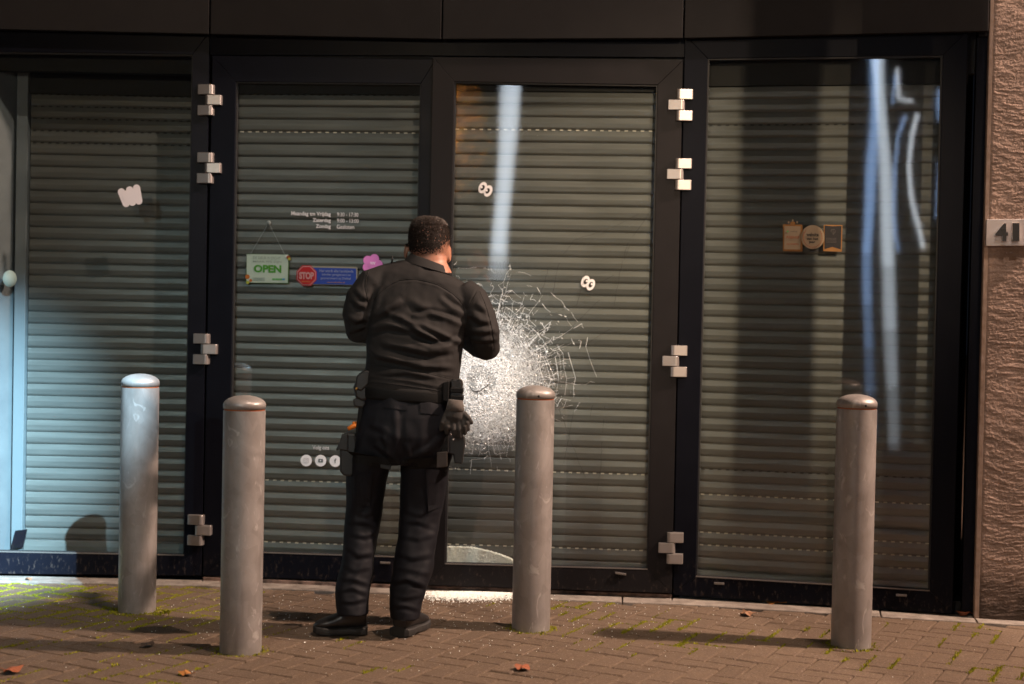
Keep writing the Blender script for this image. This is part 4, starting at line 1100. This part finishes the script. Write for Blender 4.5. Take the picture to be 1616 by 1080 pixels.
jk = b.build('jacket', 'jacket', per, smooth=True); remesh(jk, .0055, 7, .6)
creases(jk, [
    ([(584, 505), (604, 492), (634, 473)], 6, 0.0145), ([(582, 520), (612, 512), (650, 520), (690, 536)], 6, 0.0130), ([(606, 492), (634, 503), (666, 524), (700, 540)], 5, 0.0130),
    ([(640, 506), (668, 514), (706, 532), (729, 541)], 4.5, 0.0116), ([(600, 540), (640, 548), (676, 556), (716, 552)], 5.5, 0.0130), ([(732, 514), (706, 503), (680, 497), (650, 500)], 5, 0.0130),
    ([(735, 497), (712, 486), (692, 470)], 5, 0.0087), ([(729, 535), (706, 546), (680, 549), (652, 538)], 5, 0.0116), ([(586, 560), (620, 566), (668, 578), (716, 580)], 5, 0.0101), ([(580, 548), (600, 562), (640, 572)], 5, 0.0087),
    ([(592, 590), (640, 588), (690, 596)], 4, 0.0058), ([(640, 470), (668, 486), (702, 496)], 7, 0.0072), ([(600, 450), (596, 475), (590, 500)], 6, 0.0087),
    ([(556, 470), (568, 482), (580, 484)], 5, 0.0087), ([(548, 500), (562, 506), (576, 502)], 5, 0.0087), ([(550, 522), (562, 520), (576, 514)], 4, 0.0087), ([(560, 455), (572, 468), (584, 470)], 5, 0.0072),
    ([(744, 496), (758, 506), (776, 508)], 5, 0.0087), ([(740, 520), (756, 524), (782, 520)], 5, 0.0087), ([(742, 535), (760, 538), (784, 535)], 4, 0.0072), ([(750, 478), (762, 486), (770, 490)], 5, 0.0072)])
wobble(jk, .0035, 14, 3); wobble(jk, .0016, 34, 9)
creases(jk, [([(590, 472), (608, 455), (630, 443), (656, 441), (690, 449), (715, 464), (732, 482), (736, 512)], 1.9, -.0022),
             ([(757, 455), (766, 480), (776, 520), (781, 560)], 1.6, -.002), ([(580, 424), (575, 450), (581, 480)], 1.6, -.002), ([(754, 455), (746, 470), (738, 492)], 1.6, -.002),
             ([(578, 574), (620, 579), (668, 588), (722, 600)], 1.8, -.003), ([(577, 594), (640, 601), (722, 617)], 2.2, .003)])
# collar
b = MB(); cl = [(637, 413, 712, 434, 6.085, .084), (641, 407, 711, 430, 6.09, .080), (646, 402.5, 708, 424, 6.095, .076), (648, 400, 707, 422, 6.097, .073)]
outer = [rg(*q) for q in cl]; inner = [rg(q[0]+2, q[1]+.5, q[2]-2, q[3]+.5, q[4], q[5]-.005) for q in reversed(cl)]
vs = []; rings = outer+inner; b.loft(rings, 40, 2.1); b.f = [f for f in b.f if len(f) == 4]; b.mi = [0]*len(b.f); b.attr = [0.]*len(b.f)
c_ = b.build('collar', 'jacket', jk, smooth=True); wobble(c_, .0015, 18, 5)
# raised seams of the jacket, laid on its surface
JB = bvh_of(jk)
def seam(BV, pts, r, m, parent, off=.0012):
    P = []
    for i in range(len(pts)-1):
        for k in range(8):
            u = k/8; x = pts[i][0]*(1-u)+pts[i+1][0]*u; y = pts[i][1]*(1-u)+pts[i+1][1]*u; d = ray(x, y).normalized(); h = BV.ray_cast(CAM, d)[0]
            if h is not None and h.y < 6.2: P.append(h-d*off)
    if len(P) > 3: MB().tube(P, r, 6).build('seam', m, parent, smooth=True)
for pts in ([(590, 472), (598, 463), (608, 455), (618, 448), (630, 443), (643, 441), (656, 441), (674, 444), (690, 449), (703, 456), (715, 464), (725, 473), (732, 482), (735, 497), (736, 510)],
            [(757, 460), (766, 480), (772, 500), (777, 520), (780, 540), (780, 556)], [(578, 575), (600, 577), (620, 580), (645, 584), (668, 588), (695, 594), (720, 600)], [(577, 603), (610, 605), (640, 609), (680, 615), (720, 623)],
            [(583, 426), (578, 440), (577, 455), (580, 470), (583, 482)], [(753, 460), (748, 470), (742, 482), (738, 494)]): seam(JB, pts, .0014, 'jacket', jk, .0006)
# --- trousers
b = MB()
b.loft([rg(577, 600, 720, 606, 6.03, .125), rg(574, 625, 719, 630, 6.025, .130), rg(569, 655, 720, 658, 6.015, .140), rg(562, 685, 720, 688, 6.01, .142), rg(556, 710, 716, 712, 6.015, .132), rg(552, 732, 710, 732, 6.02, .115)], 40, 2.3)
lg = [(690, 560, 640, 6.015, .118), (715, 553, 630, 6.02, .108), (740, 548.5, 614, 6.03, .100), (770, 547, 609, 6.04, .090), (800, 546.5, 605, 6.045, .084), (825, 545.5, 601, 6.045, .082), (850, 543.5, 597, 6.03, .082), (875, 540, 592, 6.015, .082), (900, 535.5, 590, 6.0, .082),
      (925, 531, 586, 5.985, .082), (945, 532, 582, 5.975, .083), (968, 533, 581, 5.965, .084)]
b.loft([rg(l, y, r, y+.6, d, h) for y, l, r, d, h in lg], 30, 2.2)
rgt = [(690, 640, 718, 6.015, .118), (715, 636, 714, 6.02, .108), (740, 633, 707, 6.03, .100), (770, 632, 703, 6.04, .090), (800, 631, 699, 6.045, .084), (825, 629, 694.5, 6.045, .082), (850, 627, 690, 6.03, .082), (875, 623, 686, 6.015, .082), (900, 620, 683, 6.0, .082),
       (925, 616, 676, 5.99, .082), (950, 614, 667, 5.98, .083), (975, 615, 662, 5.97, .084)]
b.loft([rg(l, y, r, y+.6, d, h) for y, l, r, d, h in rgt], 30, 2.2)
tr = b.build('trousers', 'trousers', per, smooth=True); remesh(tr, .0058, 5, .6)
creases(tr, [
    ([(632, 640), (634, 690), (633, 738)], 6, -0.0059), ([(592, 700), (612, 716), (630, 736)], 5, 0.0066), ([(604, 684), (612, 700), (614, 724)], 5, 0.0055), ([(640, 700), (646, 720), (640, 738)], 5, 0.0061), ([(700, 690), (672, 712), (642, 730)], 6, 0.0053),
    ([(580, 668), (604, 676), (626, 690)], 6, 0.0045), ([(552, 800), (574, 812), (602, 804)], 4.5, 0.0019), ([(550, 822), (572, 824), (600, 832)], 4.5, 0.0035), ([(552, 842), (576, 846), (596, 838)], 4.5, 0.0046), ([(600, 780), (586, 800), (570, 830)], 5, 0.0030),
    ([(546, 862), (566, 876), (592, 872)], 5, 0.0045), ([(540, 890), (560, 900), (588, 894)], 4.5, 0.0025), ([(536, 912), (558, 914), (584, 922)], 4.5, 0.0041), ([(534, 932), (556, 928), (582, 938)], 4, 0.0031), ([(536, 948), (556, 950), (580, 944)], 4, 0.0033),
    ([(580, 880), (566, 905), (548, 935)], 5, 0.0028), ([(634, 802), (660, 812), (694, 806)], 4.5, 0.0018), ([(630, 824), (656, 822), (690, 834)], 4.5, 0.0026), ([(630, 844), (660, 850), (688, 842)], 4.5, 0.0024), ([(690, 800), (668, 830), (650, 850)], 5, 0.0038),
    ([(626, 872), (650, 880), (684, 874)], 5, 0.0040), ([(622, 896), (646, 898), (680, 906)], 4.5, 0.0027), ([(618, 918), (642, 914), (676, 926)], 4.5, 0.0062), ([(618, 938), (640, 944), (668, 938)], 4, 0.0026), ([(618, 956), (640, 956), (664, 962)], 4, 0.0035), ([(676, 880), (660, 915), (630, 950)], 5, 0.0019)])
wobble(tr, .007, 11, 21, (1.2, 1, .55)); wobble(tr, .0035, 24, 4, (1, 1, .7))
def bvh(o):
    co, no, off = getco(o); return BVHTree.FromPolygons([Vector(c) for c in co], [tuple(p.vertices) for p in o.data.polygons])
BT = bvh(tr); BJ = bvh(jk)
def patch(name, BV, q, m, parent, off=.003, nx=10, ny=6, th=.004):
    """cloth or strap lying on a garment: a thin shell following its surface"""
    b = MB(); fr = []
    for j in range(ny+1):
        for i in range(nx+1):
            u, v = i/nx, j/ny
            x = (q[0][0]*(1-u)+q[1][0]*u)*(1-v)+(q[3][0]*(1-u)+q[2][0]*u)*v; y = (q[0][1]*(1-u)+q[1][1]*u)*(1-v)+(q[3][1]*(1-u)+q[2][1]*u)*v
            d = ray(x, y).normalized(); h = BV.ray_cast(CAM, d)[0]
            if h is None or h.y > 6.3: h = fr[-1]+d*off if fr else CAM+d*5.95
            fr.append(h-d*off)
    dd = ray(q[0][0], q[0][1]).normalized(); bk = [p+dd*(off+th) for p in fr]; n = len(fr); W = nx+1
    fs = [(j*W+i, j*W+i+1, (j+1)*W+i+1, (j+1)*W+i) for j in range(ny) for i in range(nx)]
    edge = list(range(nx))+[j*W+nx for j in range(ny)]+[ny*W+i for i in range(nx, 0, -1)]+[j*W for j in range(ny, 0, -1)]
    fs += [(edge[k], edge[(k+1) % len(edge)], n+edge[(k+1) % len(edge)], n+edge[k]) for k in range(len(edge))]
    b.add(fr+bk, fs); return b.build(name, m, parent, smooth=False)
patch('pocket_flap', BT, [(662, 628), (698, 633), (694, 655), (664, 652)], 'trousers', tr, .004); patch('pocket_flap', BT, [(606, 621), (644, 625), (642, 648), (604, 643)], 'trousers', tr, .004)
patch('cargo_pocket', BT, [(672, 740), (697, 742), (696, 800), (676, 808)], 'trousers', tr, .010, 8, 8, .012); patch('cargo_pocket', BT, [(549, 752), (588, 748), (584, 800), (552, 794)], 'trousers', tr, .010, 8, 8, .012)
# --- belt and equipment
belt = MB(); belt.loft([rg(572, 606, 724, 617, 6.03, .139), rg(571, 611, 724.5, 622, 6.03, .142), rg(571, 623, 724.5, 634, 6.03, .143), rg(572, 627, 724, 638, 6.03, .140)], 44, 2.35)
bl = belt.build('duty_belt', 'web', per, smooth=True)
def rbox(name, q, d, th, m, parent, bev=.006, taper=0):
    b = MB(); fr = [pt(x, y, d) for x, y in q]; bk = [p+Vector((0, th, 0)) for p in fr]; n = len(q)
    b.add(fr+bk, [tuple(range(n)), tuple(range(2*n-1, n-1, -1))]+[((i+1) % n, i, n+i, n+(i+1) % n) for i in range(n)])
    return b.build(name, m, parent, bevel=bev)
# left side: handcuff pouch on the belt, pouch on the thigh
pc = rbox('belt_pouch', [(566, 590), (576, 583), (586, 586), (588, 620), (583, 632), (570, 634), (560, 628), (557, 612)], 5.955, .10, 'leather', per, .012)
rbox('pouch_flap', [(562, 594), (575, 584), (584, 586), (582, 606), (570, 618), (560, 614)], 5.947, .02, 'leather', pc, .007)
b = MB(); b.sphere(P3(562.5, 613.5, 5.945), (.006, .004, .006), 12); b.build('snap_button', 'brass', pc, smooth=True)
rbox('pouch_tail', [(556, 630), (570, 628), (580, 636), (572, 645), (558, 642)], 5.96, .07, 'leather', pc, .008)
lp = rbox('thigh_pouch', [(540, 686), (546, 683), (560, 685), (563, 700), (562, 745), (553, 753), (541, 751), (536, 744), (535.5, 700)], 5.955, .085, 'kydex', per, .009)
rbox('pouch_lid', [(536.5, 696), (539, 686), (549, 685), (549, 712), (535, 710), (531, 712), (530, 709)], 5.945, .03, 'kydex', lp, .004)
b = MB(); b.tube([P3(549, 677, 5.975), P3(557, 673.5, 5.975), P3(563, 671, 5.98)], [.008, .011, .010], 10); b.sphere(P3(560, 668, 5.99), (.012, .012, .008), 10); b.build('orange_cap', 'orangeplastic', lp, smooth=True)
rbox('pouch_clip', [(562, 668), (567, 664), (566, 690), (561, 694)], 5.975, .02, 'buckle', lp, .002)
rbox('drop_strap', [(566, 640), (576, 640), (570, 690), (560, 690)], 5.965, .05, 'web', per, .004)
ls = patch('leg_strap', BT, [(547, 712), (631, 727), (630, 743), (548, 729)], 'web', per, .006, 20, 3, .008); rbox('buckle', [(601, 724), (617, 727), (616, 742), (600, 739)], 5.905, .012, 'kydex', ls, .002)
rs = patch('leg_strap', BT, [(633, 726), (710, 720), (709, 737), (633, 742)], 'web', per, .006, 20, 3, .008); rbox('buckle', [(689, 714), (706, 713), (706, 737), (689, 739)], 5.905, .014, 'buckle', rs, .003)
# right side: torch pouch, holster with pistol
tp = rbox('torch_pouch', [(711, 602), (714, 598), (726, 599), (730, 603), (730, 634), (709, 634)], 5.93, .07, 'leather', per, .008)
for y in (612, 624): rbox('pouch_band', [(710, y), (731, y+1), (731, y+9), (709.5, y+8)], 5.923, .082, 'web', tp, .004)
b = MB(); b.tube([P3(722, 600, 5.93), P3(726, 597.5, 5.93), P3(729, 600, 5.932), P3(730, 606, 5.935)], .0022, 6); b.build('ring', 'hinge', tp, smooth=True)
rbox('belt_keeper', [(699, 604), (709, 602), (708, 636), (699, 632)], 5.905, .03, 'web', per, .003)
hl = rbox('leg_holster', [(706, 690), (724, 686), (733, 688), (734, 700), (730, 733), (717, 732), (715, 718), (706, 716)], 5.94, .07, 'kydex', per, .006)
rbox('pistol_grip', [(709, 684), (713, 677), (724, 676), (730, 684), (731, 692), (712, 694)], 5.955, .035, 'kydex', hl, .004)
rbox('holster_plate', [(694, 690), (708, 686), (708, 716), (696, 715)], 5.915, .03, 'web', hl, .004); rbox('drop_strap', [(700, 636), (712, 636), (708, 690), (696, 690)], 5.935, .04, 'web', hl, .004)
b = MB()
for x, y in ((711, 686), (715, 694), (699, 712)): b.sphere(P3(x, y, 5.925), (.005, .004, .005), 8)
b.build('rivets', 'hinge', hl, smooth=True)
b = MB(); b.tube([P3(618.5, 416, 6.05), P3(619, 406, 6.05)], .0045, 8); b.sphere(P3(619, 405.5, 6.05), (.005, .005, .004), 8); b.build('radio_antenna', 'kydex', per, smooth=True)
# gloves clipped to the belt
b = MB(); D = 5.90
b.loft([rg(708, 631, 730, 633, D+.01, .030), rg(706, 640, 731, 641, D+.01, .034), rg(704, 648, 733, 651, D+.01, .036)], 20, 2.2)
b.loft([rg(703, 646, 733, 649, D+.01, .036), rg(699, 656, 735, 660, D+.01, .036), rg(698, 664, 736, 667, D+.012, .030)], 20, 2.2)
for q, r in ((((704, 656), (699, 668), (696, 678)), .0135), (((709, 658), (706, 674), (705, 683)), .0135), (((716, 660), (716, 678), (717, 688)), .0135), (((723, 660), (725, 678), (726, 690)), .0135), (((729, 660), (733, 674), (734, 684)), .013),
             (((731, 652), (739, 660), (744, 667)), .0125), (((732, 656), (737, 668), (739, 678)), .012)):
    b.tube([P3(*q[0], D), P3(*q[1], D-.012), P3(*q[2], D-.004)], [r, r*.95, r*.72], 10); b.sphere(P3(*q[2], D-.004), r*.74, 8)
gv = b.build('glove', 'glove', None, smooth=True, org=P3(716, 650, D)); remesh(gv, .0032, 3, .5)
tag(gv, 'black leather gloves hanging fingers down from the right side of the belt', 'gloves')
b = MB(); b.loft([rg(707.5, 630.5, 730.5, 632.5, D+.01, .0315), rg(705, 640, 732, 641.5, D+.01, .0355), rg(703.5, 647, 733.5, 650, D+.01, .0375)], 20, 2.2); b.build('cuff', 'glovecuff', gv, smooth=True)
# --- small torch in the right hand, shining on the broken pane
tq = P3(729, 528, 6.40); ta = F2.W(*F2.P(766, 600, .014), .014); td = (ta-tq).normalized()
b = MB(); b.tube([tq-td*.06, tq+td*.05, tq+td*.055, tq+td*.085], [.012, .012, .017, .018], 14); b.build('torch', 'kydex', per, smooth=True)
lamp('torch_beam', 'SPOT', tuple(tq+td*.10), 9.5, (.97, .98, 1), .012, aim=tuple(ta), cone=R(145), blend=1)
# --- shoes
def shoe(hx, hy, ang, ln_, lab):
    h = gpt(hx, hy); f = Vector((math.sin(ang), math.cos(ang), 0)); s = Vector((f.y, -f.x, 0))
    rings = [(-.018, .026, .032, .092), (-.006, .042, .028, .140), (.05, .047, .026, .150), (.095, .046, .026, .134), (.14, .044, .028, .096), (.19, .049, .028, .080), (.235, .047, .028, .070), (.272, .036, .029, .058), (.29, .018, .030, .046)]
    k = ln_/.285; b = MB(); rr = []
    for t, hw, z0, z1 in rings:
        c = h+f*(t*k); rr.append((c-s*hw+Vector((0, 0, (z0+z1)/2)), c+s*hw+Vector((0, 0, (z0+z1)/2)), (z1-z0)/2, (0, 0, 1)))
    b.loft(rr, 20, 2.4); o = b.build('shoe', 'shoe', per, smooth=True); bake(o, [('SUBSURF', dict(levels=2))])
    b = MB(); rr = []
    for t, hw, z0, z1 in rings:
        c = h+f*(t*k*1.02-.002); zb = .001+(.010*max(0, (t-.2)/.085)**2); zt = z0+.012-(.004 if .1 < t < .2 else 0)
        if t > 0.08 and t < .13: zb = .006
        rr.append((c-s*(hw+.005)+Vector((0, 0, (zb+zt)/2)), c+s*(hw+.005)+Vector((0, 0, (zb+zt)/2)), (zt-zb)/2, (0, 0, 1)))
    b.loft(rr, 20, 5); b.build('sole', 'sole', o, smooth=False, bevel=.002)
    b = MB()
    for q in range(5):
        t = (.105+.022*q)*k; z = .118-.0135*q; c = h+f*t; b.tube([c-s*.026+Vector((0, 0, z-.010)), c+Vector((0, 0, z+.004)), c+s*.026+Vector((0, 0, z-.010))], .0026, 6)
    c = h+f*(.095*k); lp_ = [c+Vector((0, 0, .098))+f*(.02*math.sin(a)*1.4)+s*(.012*math.cos(a)-.012)+Vector((0, 0, .014*math.sin(a))) for a in [R(20*i) for i in range(19)]]
    b.tube(lp_, .0018, 5); b.build('laces', 'lace', o, smooth=True); return o
shoe(574, 1001, R(-97), .208, 'left'); shoe(631, 1005, R(24), .215, 'right')

# ------------------------------------------------------------------ across the street (seen only as reflections in the panes and, for added posts, as shadows)
def tube_lamp(F, pts, r, m, label, ty=-8.0, fade=()):
    P = [F.mirror(x, y, ty) for x, y in pts]
    o = MB().tube(P, r, 12).build('tube_lamp', m, None, smooth=True, org=P[-1]); tag(o, label, 'lamp', 'lit tubes across the street'); last = pts[-1]
    for k, (x, y) in enumerate(fade):            # dimmer lower sections of the same column
        Q = [F.mirror(*last, ty), F.mirror(x, y, ty)]; MB().tube(Q, r, 12).build('tube_section', m.replace('gas', 'dim%d' % (k+1)), o, smooth=True); last = (x, y)
    return o
for k, f in ((1, .7), (2, .45), (3, .25), (4, .12)):
    M['dim%d_white' % k] = glow('dim_tube_white', (.78, .88, .98), 46*f); M['dim%d_blue' % k] = glow('dim_tube_blue', (.36, .58, 1.0), 48*f)
tube_lamp(F2, [(808, 100), (803, 200), (797, 290), (789, 400)], .095, 'gas_white', 'broad white light column mirrored in the upper part of the broken door', 0, [(788, 415), (787, 430), (786.5, 442)])
tube_lamp(F3, [(1384, 70), (1388, 150), (1392, 210), (1397, 300), (1403, 420)], .075, 'gas_white', 'tall white light column mirrored in the right window', -2, [(1406, 520), (1408, 610), (1410, 700), (1411, 800)])
tube_lamp(F3, [(1380, 70), (1377, 200), (1373, 300), (1370, 400)], .062, 'gas_blue', 'tall bluish light column mirrored in the right window', -2.3, [(1372, 480), (1374, 550), (1375, 620), (1376, 690)])  # second lamp added to imitate the double pane's shifted reflection
tube_lamp(F3, [(1431, 182), (1418, 215), (1411, 265), (1410, 320), (1413, 370), (1420, 398)], .015, 'tube_blue', 'thin blue curved tube mirrored in the right window', -2)
tube_lamp(F3, [(1450, 180), (1441, 215), (1437, 260), (1440, 310), (1447, 350), (1455, 393)], .022, 'tube_white', 'long white curved tube mirrored in the right window', -2)
tube_lamp(F3, [(1417, 108), (1420, 140), (1421, 157), (1428, 158), (1442, 161)], .016, 'tube_white', 'short white bent tube mirrored at the top of the right window', -2)
tube_lamp(F3, [(1415, 118), (1413, 140), (1411, 165)], .011, 'tube_blue', 'short blue tube mirrored beside the bent white one', -2)
tube_lamp(F3, [(1486, 140), (1483, 165), (1484, 192)], .022, 'tube_blue', 'short blue tube mirrored at the window edge', -2)
tube_lamp(F3, [(1483, 250), (1480, 300), (1479, 345)], .016, 'tube_blue', 'long blue tube mirrored at the window edge', -2)
# two unseen posts added to throw the dark shadows down the right window
def post(A, px, t, r, h, label):
    tgt = F3.W(*F3.P(px, 400, wR), wR); A = Vector(A); q = A+(tgt-A)*t
    pl = empty('lamp_post', (q.x, q.y, 0), label, 'lamp post')
    b = MB(); b.tube([(q.x, q.y, -.05), (q.x, q.y, 1.1), (q.x, q.y, h)], [r*1.02, r, r], 28); b.build('pole', 'galv', pl, smooth=True)
    b = MB(); b.lathe([(r+.07, 0), (r+.07, .03), (r+.02, .05)], 28, 0, (q.x, q.y, -.02)); b.build('foot_plate', 'galv', pl)
post(LAMP_K, 1345, .25, .135, 7.6, 'thick steel mast standing just out of view on the right of the pavement')
post(LAMP_L, 1226, .45, .080, 5.6, 'slim grey lamp post standing behind the camera')
# autumn tree behind the camera, its crown brightened by an added light
c0 = F2.mirror(700, 215, -1.5); tr_ = empty('autumn_tree', (c0.x-.1, c0.y, 0), 'small tree with orange autumn leaves mirrored in the corner of the broken door', 'tree')
b = MB(); tb = Vector((c0.x-.1, c0.y, -.05)); b.tube([tb, tb+Vector((.02, 0, 1.2)), tb+Vector((.05, .05, 2.2)), c0+Vector((0, 0, .3))], [.09, .075, .06, .02], 12)
for k in range(9):
    a = random.uniform(0, 6.28); z = random.uniform(1.7, 3.2); p0 = tb+Vector((.04, .03, z)); b.tube([p0, p0+Vector((.25*math.cos(a), .25*math.sin(a), .2)), p0+Vector((.5*math.cos(a), .5*math.sin(a), .35))], [.022, .014, .005], 6)
b.build('trunk', mat('bark', (.09, .06, .045), .9), tr_, smooth=True)
LM = [mat('autumn_leaf_orange', (.50, .22, .03), .6), mat('autumn_leaf_ochre', (.42, .28, .05), .6), mat('autumn_leaf_brown', (.26, .10, .03), .6)]
b = MB()
for k in range(1500):
    v_ = Vector((random.gauss(0, 1), random.gauss(0, 1), random.gauss(0, 1))).normalized()*random.uniform(.35, 1)
    p = c0+Vector((v_.x*.52, v_.y*.55, v_.z*.85+.05)); s1 = random.uniform(.025, .05); n1 = Vector((random.gauss(0, 1), random.gauss(0, 1), random.gauss(0, 1))).normalized(); t1 = n1.orthogonal().normalized(); t2 = n1.cross(t1)
    b.add([p-t1*s1, p-t2*s1*.6, p+t1*s1, p+t2*s1*.6], [(0, 1, 2, 3)], random.choice((0, 0, 1, 2)))
b.build('crown', LM, tr_, normals=False)
lamp('path_lamp_light', 'POINT', tuple(c0+Vector((-.05, .75, .1))), 240, (1, .8, .55), .03)
